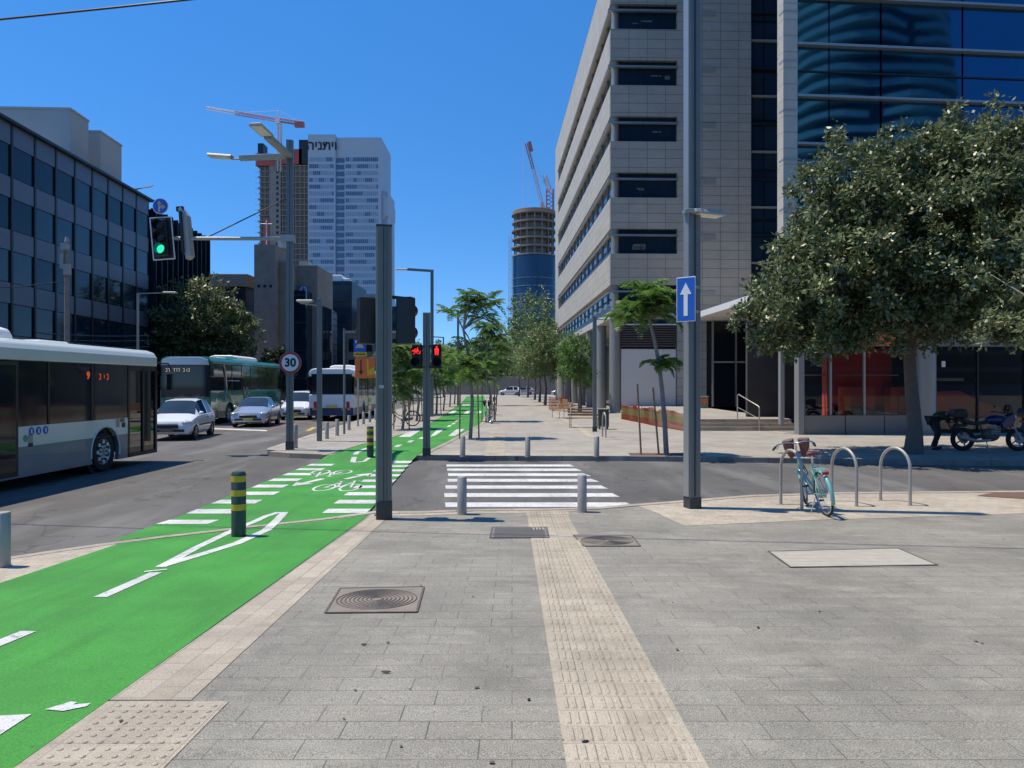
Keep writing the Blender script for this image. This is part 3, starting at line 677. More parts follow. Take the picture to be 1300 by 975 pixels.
def white_tower():
    Y = 385; s = Y/FPX; x0 = (391-CX)*s; w = 93*s; zt = H+(CY-172)*s
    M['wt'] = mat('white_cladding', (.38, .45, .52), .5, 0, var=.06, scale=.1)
    M['wt_w'] = mat('tower_window', (.10, .17, .25), .15, .3, var=.4, scale=.3); M['wt_l'] = mat('tower_pale_window', (.27, .35, .43), .25, .2, var=.25, scale=.3)
    t = thing('white_tower', 'tall pale white residential tower with dark lettering at its top', 'building', (x0, Y, 0))
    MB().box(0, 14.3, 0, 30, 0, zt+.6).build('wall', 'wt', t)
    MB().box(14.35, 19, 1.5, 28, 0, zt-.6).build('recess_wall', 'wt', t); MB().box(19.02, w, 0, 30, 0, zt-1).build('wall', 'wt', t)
    MB().box(w+.02, w+2.8, 4, 26, 0, zt-28).build('side_wing', 'wt', t)
    MB().add([(w+.02, 2, 46), (w+5.2, 2, 38), (w+2.8, 2, 60), (w+.02, 2, 62), (w+.02, 20, 46), (w+5.2, 20, 38), (w+2.8, 20, 60), (w+.02, 20, 62)], [(0, 1, 2, 3), (4, 7, 6, 5), (0, 4, 5, 1), (1, 5, 6, 2), (2, 6, 7, 3)]).build('bulge', 'wt', t)
    MB().add([(w+.03, 1.9, zt-28), (w+3.4, 1.9, zt-33), (w+3.4, 1.9, zt-40), (w+.03, 1.9, zt-44), (w+.03, 25, zt-28), (w+3.4, 25, zt-33), (w+3.4, 25, zt-40), (w+.03, 25, zt-44)], [(0, 1, 2, 3), (0, 4, 5, 1), (1, 5, 6, 2), (2, 6, 7, 3), (4, 7, 6, 5)]).build('bulge', 'wt', t)
    rnd = random.Random(5)
    for k in range(32):
        z = zt-13.5-k*3.55
        if z < 2: break
        for (a, b) in ((.6, 13.6), (19.6, w-1.2)):
            st = a
            m = MB(); q = MB()
            x = a; run = rnd.random() < .6
            while x < b-.8:
                L = rnd.choice((2, 3, 4, 6)); tgt = m if rnd.random() < (.62 if k % 3 == 0 else .35) else q
                for j in range(L):
                    if x > b-.8: break
                    tgt.box(x, x+.8, -.12, -.02, z, z+2.1); x += 1.0
            if m.v: m.build('window_row', 'wt_w', t)
            if q.v: q.build('pale_window_row', 'wt_l', t)
        MB().box(14.6, 18.7, 1.3, 1.45, z-.2, z+2.2).build('recess_window', 'wt_w', t)
    tx = text('הינתיו', 6.6, 'lettering', 'b1_dk', t, loc=(7.2, -.1, zt-5.4), depth=.15, bold=.12)
white_tower()
def round_tower():
    Y = 350; s = Y/FPX; cx = (678-CX)*s
    t = thing('round_tower', 'round unfinished tower with ringed floors above blue glass', 'building', (cx, Y, 0))
    zt = H+(CY-273)*s; r = 28*s
    MB().cyl((0, 0, 0), (0, 0, zt-20.5), r-.1, n=40).build('glazing', mat('round_blue_glass', (.02, .06, .11), .15, .3, var=.4, scale=.12), t, smooth=True)
    MB().cyl((0, 0, 0), (0, 0, zt-1), r*.55, n=20).build('core', 'conc', t)
    for k in range(6):
        MB().cyl((0, 0, zt-20-.2+k*3.9), (0, 0, zt-20+.5+k*3.9), r+(.25 if k % 2 else 0), n=40).build('floor_slab', 'conc', t)
    MB().cyl((0, 0, zt-.2), (0, 0, zt+1.3), r*.97, n=40).build('top_formwork', 'wood', t)
    for k in range(14): MB().cyl((0, 0, 3+k*3.7), (0, 0, 3.3+k*3.7), r+.1, n=40).build('glazing_band', 'pale_gl', t)
    m = MB()
    for k in range(16):
        a = 2*PI*k/16; m.box(r*.88*math.cos(a)-.3, r*.88*math.cos(a)+.3, r*.88*math.sin(a)-.3, r*.88*math.sin(a)+.3, zt-21, zt)
    m.build('columns', 'conc', t)
    m = MB(); truss(m, (-r-1, -2, 0), (-r-1, -2, zt-10), 1.2, 34, .1); m.build('hoist_mast', 'conc_pale', t)
round_tower()
# --- stone office block on the right
M['blind'] = mat('blind', (.16, .17, .165), .7, var=.4, scale=3)
def stone_block():
    t = thing('stone_office', 'pale stone office block with deep ribbon windows on the right of the pavement', 'building', (6.66, 50, 0), R(1.72))
    L = 42.
    MB().box(.6, 30, .7, L, 6.9, 29).build('core', 'b1_dk', t)
    wb = [26.1, 22.3, 18.5, 14.7, 10.9]
    bands = [(29.9, 33.2)]+[(b-2.1+.0, b) for b in wb]; bands[0] = (27.8, 31.2)
    for k, (a, b) in enumerate(bands):
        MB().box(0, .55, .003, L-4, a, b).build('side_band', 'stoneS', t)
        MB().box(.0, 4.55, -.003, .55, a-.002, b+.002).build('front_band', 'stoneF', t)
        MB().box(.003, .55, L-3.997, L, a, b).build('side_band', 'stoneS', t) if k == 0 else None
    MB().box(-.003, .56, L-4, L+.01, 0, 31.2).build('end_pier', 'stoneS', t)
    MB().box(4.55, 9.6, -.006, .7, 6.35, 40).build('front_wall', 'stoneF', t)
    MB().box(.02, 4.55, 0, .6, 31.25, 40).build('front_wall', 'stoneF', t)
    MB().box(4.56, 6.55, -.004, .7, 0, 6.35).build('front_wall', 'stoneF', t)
    for k, b in enumerate([29.9-3.8*0]+wb[:0]): pass
    tops = [31.2-3.4]  # window ranges under every band
    rngs = [(26.1, 27.8), (22.3, 24.0), (18.5, 20.2), (14.7, 16.4), (10.9, 12.6), (7.05, 8.8)]
    for k, (a, b) in enumerate(rngs):
        w = MB().box(.62, 4.5, .30, .34, a, b).build('window', 'e_gl', t)
        f = MB(); 
        for x in (.64, 2.1, 3.3, 4.46): f.box(x, x+.05, .26, .299, a, b)
        f.box(.64, 4.5, .25, .30, a, a+.06); f.build('frame', 'b1_dk', w)
        bd = MB(); rb = random.Random(k+4)
        for q in range(4): bx_ = .8+rb.random()*3.2; bd.box(bx_, bx_+.35+rb.random()*.5, .275, .285, a+.25+rb.random()*.6, a+.28+rb.random()*.02+.6*0+.25+.35*rb.random()) if q < 2 else bd.box(bx_, bx_+.4, .275, .285, b-.42, b-.36)
        bd.build('blind', M['blind'], w)
        MB().box(-.18, 4.6, -.12, .1, b-.52, b-.40).build('sunshade', 'alu', t)
        MB().cyl((.36, .36, a), (.36, .36, b), .26, n=16).build('corner_column', 'colgrey', t, smooth=True)
        n = 14
        for i in range(n):
            y = .9+i*(L-5.2)/n
            w = MB().box(.40, .45, y, y+(L-5.2)/n-.08, a, b).build('side_window', 'e_gl', t)
        mm = MB()
        for i in range(n+1): mm.box(.3, .40, .9+i*(L-5.2)/n-.05, .9+i*(L-5.2)/n+.02, a, b)
        mm.box(.3, .4, .9, L-4.2, a, a+.5); mm.build('side_mullions', 'alu', t)
        MB().box(-.12, .04, .3, L-4, b-.5, b-.42).build('side_sunshade', 'alu', t)
    for k in range(6):    # small wall louvres
        MB().box(5.95, 7.15, -.06, .0, 8.05+k*3.8, 8.4+k*3.8).build('wall_louvre', 'galv', t)
    # setback roof storey with railing and plants
    g = MB(); g.tube([(.3, .3+i*(L-5), 32.2) for i in (0, 1)], .04, 5)
    for i in range(22): g.tube([(.3, .3+i*(L-5)/21, 31.2), (.3, .3+i*(L-5)/21, 32.2)], .03, 5)
    g.build('roof_railing', 'galv', t)
    # arcade and ground floor
    MB().box(-.01, 5, .01, L-4, 6.5, 7.0).build('soffit_beam', 'conc_pale', t)
    for i in range(7): MB().cyl((.37, .4+i*6.1, 0), (.37, .4+i*6.1, 6.5), .375, n=28).build('column', 'colgrey', t, smooth=True)
    for i in range(7):
        m = MB().cyl((.37, .4+i*6.1, 3.05), (.37, .4+i*6.1, 3.09), .38, n=28).build('column_joint', 'galv', t)
    for i in range(12):
        MB().box(3.0, 3.06, .8+i*3, 3.6+i*3, .2, 6.4).build('arcade_glass', 'e_gl', t)
        MB().box(2.95, 3.1, 3.62+i*3, 3.78+i*3, .2, 6.5).build('arcade_frame', 'alu', t)
    MB().box(.76, 4.5, .2, .5, .3, 4.45).build('hoarding_panel', 'panelwhite', t)
    lv = MB()
    for k in range(9): lv.box(.76, 4.54, .15, .35, 4.62+k*.16, 4.71+k*.16)
    lv.build('louvres', mat('brown_louvre', (.10, .085, .08), .6), t)
    MB().box(.76, 4.54, .36, .5, 4.5, 6.1).build('louvre_back', 'b1_dk', t)
    MB().box(.76, 4.54, .25, .3, 6.15, 7.0).build('window', 'e_gl', t)
    MB().box(.7, 4.54, .1, .24, 6.08, 6.16).build('white_rail', 'white', t)
    MB().box(5.0, 30, 3, L, .2, 6.35).build('ground_floor_core', 'b1_dk', t)
    # lobby front under the canopy, seen between wall and shop
    g = thing('glass_wall', 'tall dark glass wall between the stone front and the blue glass tower', 'building', (6.66+9.6, 50.4, 0), R(1.72))
    MB().box(.0, 9, .4, 8, 6.4, 42).build('wall', 'b1_dk', g)
    for k in range(10):
        for i in range(4):
            MB().box(.05+i*1.0, .97+i*1.0, .3, .36, 6.6+k*3.4, 9.8+k*3.4).build('window', 'e_gl' if (i+k) % 4 else 'b1_gl2', g)
    for k in range(20): MB().box(0, 4.2, .1, .29, 6.5+k*1.9, 6.62+k*1.9).build('transom', 'b1_dk' if k % 2 else 'galv', g)
    g = thing('lobby', 'glazed lobby front under the white canopy at the top of the steps', 'building', (6.66+6.6, 50.2, .58))
    for i, (a, b) in enumerate(((0.1, 1.5), (1.6, 3.4), (3.5, 5.0), (5.1, 7.6))):
        MB().box(a, b, -1.2, -1.15, 0, 5.6).build('glass_pane', 'dkglass', g)
    for x in (0, 1.52, 3.42, 5.02, 7.7): MB().box(x, x+.09, -1.3, -1.1, 0, 5.7).build('mullion', 'alu', g)
    MB().box(0, 7.7, -1.28, -1.14, 2.9, 3.0).build('transom', 'galv', g)
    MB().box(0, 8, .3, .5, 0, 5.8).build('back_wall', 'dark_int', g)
    MB().box(3.4, 6.2, -1.35, -1.3, 2.55, 2.85).build('sign_band', 'b1_dk', g)

stone_block()
# canopy
c = thing('canopy', 'white flat canopy slab over the lobby entrance', 'canopy', (12.35, 34, 6.3), R(2.5))
MB().box(0, 7.5, 0, 15.2, 0, .3).build('slab', 'panelwhite', c, bevel=.02)
MB().box(-.02, .0, 0, 15.2, -.02, .34).build('edge_trim', 'white', c)
dl = MB()
for i in range(5): dl.cyl((.9, 1.5+i*2.8, -.02), (.9, 1.5+i*2.8, .01), .1, n=12)
dl.build('downlight', 'galv', c)
# raised terrace + steps
PX0 = 7.75
sheet('terrace', [(PX0, 31.7), (12.0, 31.9), (12.4, 50), (PX0+.2, 50)], flat(.58), 0, 'far_pave', breaks=(), thick=.6)
for k in range(3):
    o = MB().box(PX0-.02*k, 11.85, 30.8+.3*k, 31.72 if k == 2 else 31.1+.3*k+.02, .0, .28+.15*k).build('step', 'kerb'); o['kind'] = 'structure'
    o = MB().box(PX0-.02*k-.01, 11.86, 30.79+.3*k, 30.83+.3*k, .245+.15*k, .284+.15*k).build('step_nosing', 'kerb_dark'); o['kind'] = 'structure'
hr = thing('handrail', 'steel handrail in the middle of the terrace steps', 'handrail', (9.75, 30.7, ZS))
MB().tube([(.5, -.05, 0), (.5, -.05, .98), (.48, .05, 1.04), (.02, 1.2, 1.5), (0, 1.28, 1.46), (0, 1.28, .45)], .025, 8).build('rail', 'steel', hr, smooth=True)
MB().tube([(.5, -.05, .5), (0, 1.28, .95)], .012, 6).build('lower_rail', 'steel', hr)
# --- glass tower at the right with the shop below
def glass_block():
    rz = math.atan(.09)
    t = thing('glass_office', 'blue glass curtain wall office tower above the orange shop front', 'building', (10.8, 28.5, 0), rz)
    Wd = 34
    MB().prism([(.25, .35), (Wd, .35), (Wd, 20), (14, 20), (3.2, 2.6), (.27, .74)], 5.3, 46).build('core', 'b1_dk', t)
    rows = []
    z = 5.4; k = 0
    fins = [7.5, 9.4, 10.4, 11.35, 13.2, 14.2, 15.2, 17.05, 18, 19, 20.9, 21.9, 22.8, 24.7, 26.6]
    for i in range(len(fins)-1):
        for j in range(7):
            x0 = .3+j*3.4; 
            if j == 0:
                MB().box(.28, 1.55, .18, .22, fins[i]+.06, fins[i+1]).build('window', 'f_gl', t)
                MB().box(1.6, 3.65, .18, .22, fins[i]+.06, fins[i+1]).build('window', 'f_gl2' if i == 2 else 'f_gl', t)
            else: MB().box(x0+.04, x0+3.36, .18, .22, fins[i]+.06, fins[i+1]).build('window', 'f_gl', t)
    for z in fins:
        if z in (10.4, 14.2, 18, 21.9): 
            MB().box(.25, Wd, .12, .2, z, z+.05).build('transom', 'b1_dk', t)
        else:
            MB().box(.2, Wd, -.06, .18, z-.03, z+.06).build('fin', 'alu', t)
    MB().box(.25, Wd, .1, .5, 5.3, 7.45).build('lower_glazing', 'f_gl', t)
    MB().box(-.36, .2, -.02, .35, 5.0, 40).build('stone_fin', 'stoneS', t)
    for k in range(16): MB().box(-.37, .21, -.03, .36, 6.9+1.9*k, 6.98+1.9*k).build('fin_joint', 'galv', t)
    MB().box(-.25, .24, .36, .75, 5.3, 40).build('return_wall', 'stoneS', t)
    # ground floor
    MB().box(.0, Wd, -.15, .1, 4.75, 5.3).build('fascia', 'panelwhite', t)
    MB().box(.20, .42, -.12, .25, 0, 4.75).build('corner_pier', 'colgrey', t)
    MB().box(-.28, -.12, .4, .6, .5, 5).build('door_post', 'colgrey', t)
    pl = MB(); 
    MB().box(.46, 2.1, -.05, .3, ZS-.1, .86).build('plinth', 'conc', t, bevel=.01); MB().box(2.14, 3.7, -.05, .3, ZS-.1, .86).build('plinth', 'conc', t, bevel=.01); MB().box(3.74, 4.9, -.05, .3, ZS-.1, .86).build('plinth', 'conc', t, bevel=.01)
    for (a, b, z0) in ((.46, 1.55, .87), (1.6, 2.9, .87), (3.0, 4.75, .87), (5.9, 7.6, .3), (7.7, 9.6, .3), (9.7, 12.5, .3), (12.6, 15.5, .3), (15.6, 19, .3)):
        MB().box(a, b, .1, .12, z0, 3.52).build('shop_window', 'shopglass', t)
    for x in (.44, 1.55, 2.92, 4.76, 5.85, 7.62, 9.62, 12.52, 15.52): MB().box(x, x+.07, .04, .16, .3 if x > 5 else .87, 3.55).build('shop_mullion', 'galv' if x < 5 else 'b1_dk', t)
    MB().box(.42, 1.5, -.02, .25, 3.54, 4.74).build('sign_backing', 'conc', t)
    MB().box(1.5, 4.85, -.1, .25, 3.56, 4.74).build('sign_band', 'shop_orange', t)
    marks(6, 2.1, .45, 'sign_lettering', 'white', t, loc=(3.4, -.12, 4.2), seed=5)
    MB().box(4.87, Wd, -.02, .25, 3.56, 4.74).build('sign_backing', 'conc', t)
    MB().cyl((5.3, -.2, 0), (5.3, -.2, 4.75), .36, n=32).build('column', 'colgrey', t, smooth=True)
    # interior
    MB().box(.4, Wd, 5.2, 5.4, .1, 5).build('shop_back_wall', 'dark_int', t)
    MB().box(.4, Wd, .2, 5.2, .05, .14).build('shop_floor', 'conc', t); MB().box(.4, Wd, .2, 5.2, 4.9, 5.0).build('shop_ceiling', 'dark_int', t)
    MB().box(1.62, 1.9, .4, .8, .2, 3.4).build('red_panel', 'shop_red', t); MB().box(1.9, 4.8, 1.2, 1.3, 1.2, 3.5).build('red_panel', 'shop_red', t)
    ob = MB()
    for x0 in (2.35, 4.3): 
        ob.box(x0, x0+.3, .5, .9, .87, 1.95); ob.box(x0+.3, x0+1.3, .5, .9, 1.6, 1.95); ob.add([(x0+.9, .5, 1.6), (x0+1.3, .5, 1.6), (x0+1.3, .5, 1.05), (x0+.9, .9, 1.6), (x0+1.3, .9, 1.6), (x0+1.3, .9, 1.05)], [(0, 1, 2), (3, 5, 4), (0, 3, 4, 1), (1, 4, 5, 2), (2, 5, 3, 0)])
    ob.build('display_stand', 'shop_orange', t)
    MB().box(.8, 1.15, .06, .095, 2.9, 3.2).build('blue_sticker', 'sblue', t); marks(2, .16, .1, 'sticker_mark', 'white', t, loc=(.975, .055, 3.06), seed=2)
    MB().box(6.15, 6.3, .06, .095, 2.75, 2.98).build('white_sticker', 'white', t)
    MB().box(.55, 4.7, .6, .7, 2.4, 2.46).build('shelf', 'conc_pale', t); MB().box(6, 7.4, .5, .7, 2.2, 2.32).build('shelf', 'conc_pale', t)
    # orange car-shaped display deep inside, right of the column
    MB().prism([(6.0, .9), (6.0, 1.75), (7.6, 1.8), (8.5, 1.35), (9.4, 1.15), (9.4, .7)], 1.0, 2.6, axis='Y').build('orange_display', 'shop_orange', t)
glass_block()
# end of the street: beige wall and low houses
t = thing('boundary_wall', 'low beige wall closing the far end of the pavement', 'wall', (-8, 136, 0))
MB().box(-4, 22, 0, .4, 0, 3.3).build('wall', 'tan', t); MB().box(-4.1, 22.1, -.05, .45, 3.3, 3.45).build('coping', 'kerb', t)
# twisted tower standing behind the viewer; the curtain wall mirrors it
def twisted():
    t = thing('twisted_tower', 'twisted pale balcony tower mirrored in the blue glass wall', 'building', (118, -118, 0))
    m = MB(); rings = 34
    MB().lathe([(17, 0), (17, 120)], (0, 0, 0), 30).build('core', 'b1_gl', t)
    for k in range(rings):
        z = 3+k*3.5; vs = []; n = 40
        for zz in (z, z+1.5):
            for j in range(n):
                a = 2*PI*j/n; r = 19.5+2.0*math.sin(a*3+k*.28)+.8*math.sin(a*7-k*.5); vs.append((r*math.cos(a), r*math.sin(a), zz+.5*math.sin(a*5+k*.4)))
        m.add(vs, [(j, (j+1) % n, n+(j+1) % n, n+j) for j in range(n)]+[tuple(range(n, 2*n)), tuple(range(n-1, -1, -1))])
    m.build('balcony_ring', mat('pale_balcony', (.45, .58, .56), .8), t)
    t = thing('office_building', 'plain dark block added unseen behind the viewer to darken the shop window reflections', 'building', (-10, -60, 0))  # unseen block added to darken what the shop glass reflects
    MB().box(-40, 190, -14, 0, 0, 17).build('wall', 'b1_sp', t)
    for k in range(5): MB().box(-39, 189, 0, .1, 2+k*3.1, 4.2+k*3.1).build('window_band', 'b1_gl', t)
twisted()
# ================================================================ vehicles
M['bus_white'] = mat('bus_pale_green_white', (.66, .70, .63), .3, var=.06, scale=1.2, coat=.4)
M['bus_skirt'] = mat('bus_grey_blue', (.14, .20, .235), .35, var=.12, scale=1.5, coat=.3)
M['bus_glass'] = mat('bus_dark_glass', (.016, .021, .024), .06, var=.4, scale=.8, spec=.38)
M['coach_green'] = mat('coach_green', (.012, .20, .12), .22, .1, var=.15, scale=.8, coat=.7)
M['teal'] = mat('teal_green', (.02, .33, .25), .35, var=.1)
M['navy'] = mat('bus_navy', (.02, .045, .12), .4, var=.1)
M['car_white'] = mat('car_white', (.78, .78, .78), .25, var=.02, coat=.8)
M['car_silver'] = mat('car_silver', (.52, .53, .55), .25, .55, var=.03, coat=.6)
M['car_dark'] = mat('car_dark_green', (.02, .10, .07), .25, .3, var=.03, coat=.6)
M['lamp_clear'] = mat('headlamp', (.6, .62, .62), .1, .4, var=.1, scale=30)
M['lamp_red'] = mat('tail_lamp', (.5, .02, .02), .2, var=.05)
M['lamp_or'] = mat('indicator', (.75, .28, .03), .25, var=.05)
M['plate_y'] = mat('number_plate', (.75, .55, .08), .5, var=.05)
M['plate_dull'] = mat('brown_plate', (.25, .15, .09), .5, var=.05)
M['led'] = mat('led_amber', (.1, .02, .01), .5, var=0, emit=(1, .16, .04), est=.38)
M['ledw'] = mat('led_white', (.3, .25, .2), .5, var=0, emit=(1, .72, .45), est=.35)
M['seat_dk'] = mat('seat_cloth', (.03, .04, .05), .9)
def wheel(par, x, y, r, w, side, lugs=8, hub='chrome'):
    """wheel whose outer face looks to side (+1/-1) in x"""
    t = thing('wheel', None, None, (x, y, r)); t.parent = par
    for k in ('label', 'category'): 
        if k in t: del t[k]
    s = side
    MB().lathe([(r*.62, -w*s), (r*.93, -w*s), (r, -w*.75*s), (r, -w*.2*s), (r*.93, 0), (r*.66, .0), (r*.62, -.03*s)], n=32, axis='X').build('tyre', 'rubber', t, smooth=True)
    m = MB(); m.lathe([(.02, -.03*s), (r*.2, -.01*s), (r*.22, -.035*s), (r*.5, -.08*s), (r*.6, -.02*s), (r*.63, -.015*s), (r*.63, -.05*s)], n=28, axis='X', cap=False)
    m.build('rim', M['galv'] if hub == 'bus' else M['alu'], t, smooth=True)
    g = MB()
    if hub == 'bus':
        for k in range(8):
            a = 2*PI*k/8; g.cyl((-.03*s, r*.48*math.cos(a), r*.48*math.sin(a)), (-.0*s, r*.48*math.cos(a), r*.48*math.sin(a)), .045, n=8)
        for k in range(8):
            a = 2*PI*(k+.5)/8; g.cyl((-.04*s, r*.28*math.cos(a), r*.28*math.sin(a)), (.0*s, r*.28*math.cos(a), r*.28*math.sin(a)), .03, n=6)
        g.build('bolts', 'white', t)
    else:
        for k in range(7):
            a = 2*PI*k/7; g.beam((-.02*s, 0, 0), (-.02*s, r*.6*math.cos(a), r*.6*math.sin(a)), .03, .05)
        g.build('spokes', 'alu', t)
    return t
def arc_panel(y0, y1, z0, z1, wheels, R0):
    """outline in (y,z) of a side panel with wheel cut-outs from the lower edge"""
    top = [(y1, z1), (y0, z1)]; low = [(y0, z0)]
    for wy, wz in wheels:
        if z0-wz >= R0: continue
        h = math.sqrt(max(R0*R0-(z0-wz)**2, 0)); a0 = math.atan2(z0-wz, -h); a1 = math.atan2(z0-wz, h)
        if a0 < 0: a0 += 2*PI
        n = 14; pts = [(wy+R0*math.cos(a0+(a1-a0)*i/n), wz+R0*math.sin(a0+(a1-a0)*i/n)) for i in range(n+1)]
        if max(p[1] for p in pts) >= z1-.004: pts = [(p[0], min(p[1], z1-.004)) for p in pts]
        low += pts
    return low+[(y1, z0)]+top
def bus(label, loc, rz, L=12., Hh=2.95, belt=.9, sill=1.27, wtop=2.5, roofc='bus_white', beltc='bus_white', skirtc='bus_skirt', wheels=(2.65, 8.6), rw=.48, style='city', name='bus', z0=.32):
    """local frame: front at y=0, body runs to y=-L, right flank at x=0, left flank at x=-2.5, heading +y"""
    t = thing(name, label, 'bus' if name == 'bus' else 'coach', loc, rz); Wd = 2.5
    ws = sorted((-w, rw) for w in wheels)
    MB().box(-Wd+.14, -.14, -L+.1, -.12, .45, sill+.1).build('underbody', 'black', t)
    rf = [(-Wd, wtop), (0, wtop), (0, Hh-.2), (-.08, Hh-.07), (-.28, Hh), (-Wd+.28, Hh), (-Wd+.08, Hh-.07), (-Wd, Hh-.2)]
    MB().prism(rf, -L, 0, 'Y').build('roof', roofc, t, bevel=.05)
    for sx, s in ((0, 1), (-Wd, -1)):
        a, b = (sx-.1*s, sx) if s > 0 else (sx, sx+.1)
        yd = -1.52 if (s > 0 and style == 'city') else -.02
        MB().prism(arc_panel(-L, yd, z0, belt-.002, [w for w in ws], rw*1.22), a, b, 'X').build('skirt', skirtc, t)
        MB().prism(arc_panel(-L, yd, belt, sill, [w for w in ws], rw*1.22), a, b, 'X').build('belt', beltc, t)
        MB().box(a+.02 if s > 0 else a+.01, b-.012 if s > 0 else b-.02, -L+.05, yd, sill+.002, wtop-.002).build('side_glass', 'bus_glass', t)
        n = int((L-2)/1.55); m = MB()
        for i in range(1, n+1):
            y = -1.5-i*1.55; MB().box(b-.02 if s > 0 else a-.004, b+.004 if s > 0 else a+.02, y-.03, y+.03, sill, wtop).build('window_bar', 'black', t)
        for wy, wz in ws:
            g = MB(); ang = [PI*(-.06)+PI*1.12*i/22 for i in range(23)]
            g.tube([(sx+.004*s, wy+rw*1.24*math.cos(q), wz+rw*1.24*math.sin(q)) for q in ang], .022, 6); g.build('wheel_arch', beltc, t)
            h = MB(); h.cyl((sx-.42*s, wy, wz), (sx-.12*s, wy, wz), rw*1.26, n=24); h.build('wheel_housing', 'black', t)
            wheel(t, sx-.04*s, wy, rw, .28, s, hub='bus')
    if style == 'city':
        # front door on the right flank
        f = MB()
        for (a, b) in ((-1.5, -1.42), (-.79, -.71), (-.12, -.03)): f.box(-.07, .0, a, b, z0, wtop)
        f.box(-.07, 0, -1.5, -.03, z0, z0+.1); f.box(-.07, 0, -1.5, -.03, wtop-.12, wtop); d = f.build('door', 'black', t)
        for (a, b) in ((-1.41, -.8), (-.7, -.13)): MB().box(-.045, -.03, a, b, z0+.1, wtop-.12).build('door_glass', 'carglass', d)
        g = MB(); g.tube([(-.1, -1.2, .8), (-.1, -1.2, 2.1)], .018, 6); g.tube([(-.1, -.35, .8), (-.1, -.35, 2.1)], .018, 6); g.tube([(-.1, -.95, 1.3), (-.1, -.8, 1.1)], .015, 6); g.build('grab_rail', 'syel', d)
        # middle door
        f = MB(); f.box(.001, .012, -6.9, -5.55, z0+.04, wtop-.02); md = f.build('door', 'black', t)
        for (a, b) in ((-6.82, -6.27), (-6.18, -5.63)): MB().box(.013, .02, a, b, z0+.14, wtop-.1).build('door_glass', 'bus_glass', md)
    # front and rear
    fr = MB().prism([(-Wd, z0), (0, z0), (0, 1.1), (-Wd, 1.1)], -.12, 0, 'Y').build('front_panel', beltc if style == 'city' else skirtc, t, bevel=.04)
    ws_ = MB().prism([(-Wd+.03, 1.1), (-.03, 1.1), (-.05, wtop+.15), (-Wd+.05, wtop+.15)], -.1, .015, 'Y').build('windscreen', 'bus_glass', t, bevel=.04)
    MB().prism([(-Wd, z0), (0, z0), (0, 1.5), (-Wd, 1.5)], -L-.02, -L+.1, 'Y').build('rear_panel', beltc, t, bevel=.04)
    MB().prism([(-Wd+.12, 1.52), (-.12, 1.52), (-.12, wtop+.15), (-Wd+.12, wtop+.15)], -L-.015, -L+.05, 'Y').build('rear_window', 'bus_glass', t, bevel=.03)
    for x in (-.35, -Wd+.35):
        MB().cbox((x, .01, .72), (.4, .06, .18)).build('headlight', 'lamp_clear', t, bevel=.02)
        MB().cbox((x, -L-.03, .9), (.18, .04, .4)).build('tail_light', 'lamp_red', t, bevel=.02)
    MB().box(-Wd+.4, -.4, -.02, .02, 2.28, 2.5).build('sign_window', 'black', t)
    for i, (x, s) in enumerate(((.02, 1), (-Wd-.02, -1))):
        m = MB(); m.tube([(x-.15*s, -.1, wtop+.1), (x+.15*s, .25, wtop+.1), (x+.2*s, .3, wtop-.1)], .022, 6); m.cbox((x+.17*s, .3, wtop-.4), (.14, .1, .45)); m.build('mirror', 'black', t, bevel=.02)
    MB().prism([(-2.1, Hh-.01), (-.4, Hh-.01), (-.5, Hh+.2), (-.75, Hh+.27), (-1.75, Hh+.27), (-2.0, Hh+.2)], -L*.72, -L*.42, 'Y').build('air_conditioner', 'white', t, bevel=.06, seg=3)
    MB().prism([(-1.9, Hh-.01), (-.6, Hh-.01), (-.65, Hh+.07), (-1.85, Hh+.07)], -3.9, -2.9, 'Y').build('roof_hatch', 'white', t, bevel=.03)
    return t
b1 = bus('city bus with white roof and grey-blue skirt, its front door near the cycle lane', (-9.58, 20.0, 0), R(-.8), belt=.84, sill=1.24, wtop=2.54, Hh=2.98, wheels=(2.5, 8.4), z0=.24)
m = text('9', .22, 'route_display', 'led', b1, loc=(.012, -3.22, 2.27), rot=(R(90), 0, R(90)), bold=.01); m2 = marks(5, .52, .14, 'route_display', 'led', b1, loc=(.012, -2.55, 2.25), rot=(R(90), 0, R(90)), seed=4)
for i in range(3):
    d = MB().lathe([(.085, 0), (.085, .004)], (.002, -5.15+.22*i, 1.13), 16, 'X').build('round_sticker', 'sblue', b1)
    MB().cbox((.009, -5.15+.22*i, 1.13), (.003, .035, .09)).build('sticker_mark', 'white', d)
MB().lathe([(.07, 0), (.07, .004)], (.002, -5.33, 1.0), 16, 'X').build('round_sticker', 'teal', b1)
MB().cbox((.004, -5.18, .98), (.004, .14, .18)).build('sticker', 'alu', b1); MB().cbox((.004, -5.18, .86), (.004, .14, .08)).build('sticker', 'b1_dk', b1)
MB().cbox((.004, -1.98, 1.13), (.004, .14, .2)).build('sticker', 'galv', b1); MB().cbox((.004, -1.78, 1.19), (.004, .2, .09)).build('sticker', 'wood', b1); MB().cbox((.004, -1.72, 1.07), (.004, .16, .12)).build('sticker', 'b1_dk', b1)

MB().cbox((.004, -4.35, .55), (.01, .07, .04)).build('side_marker', 'lamp_or', b1)
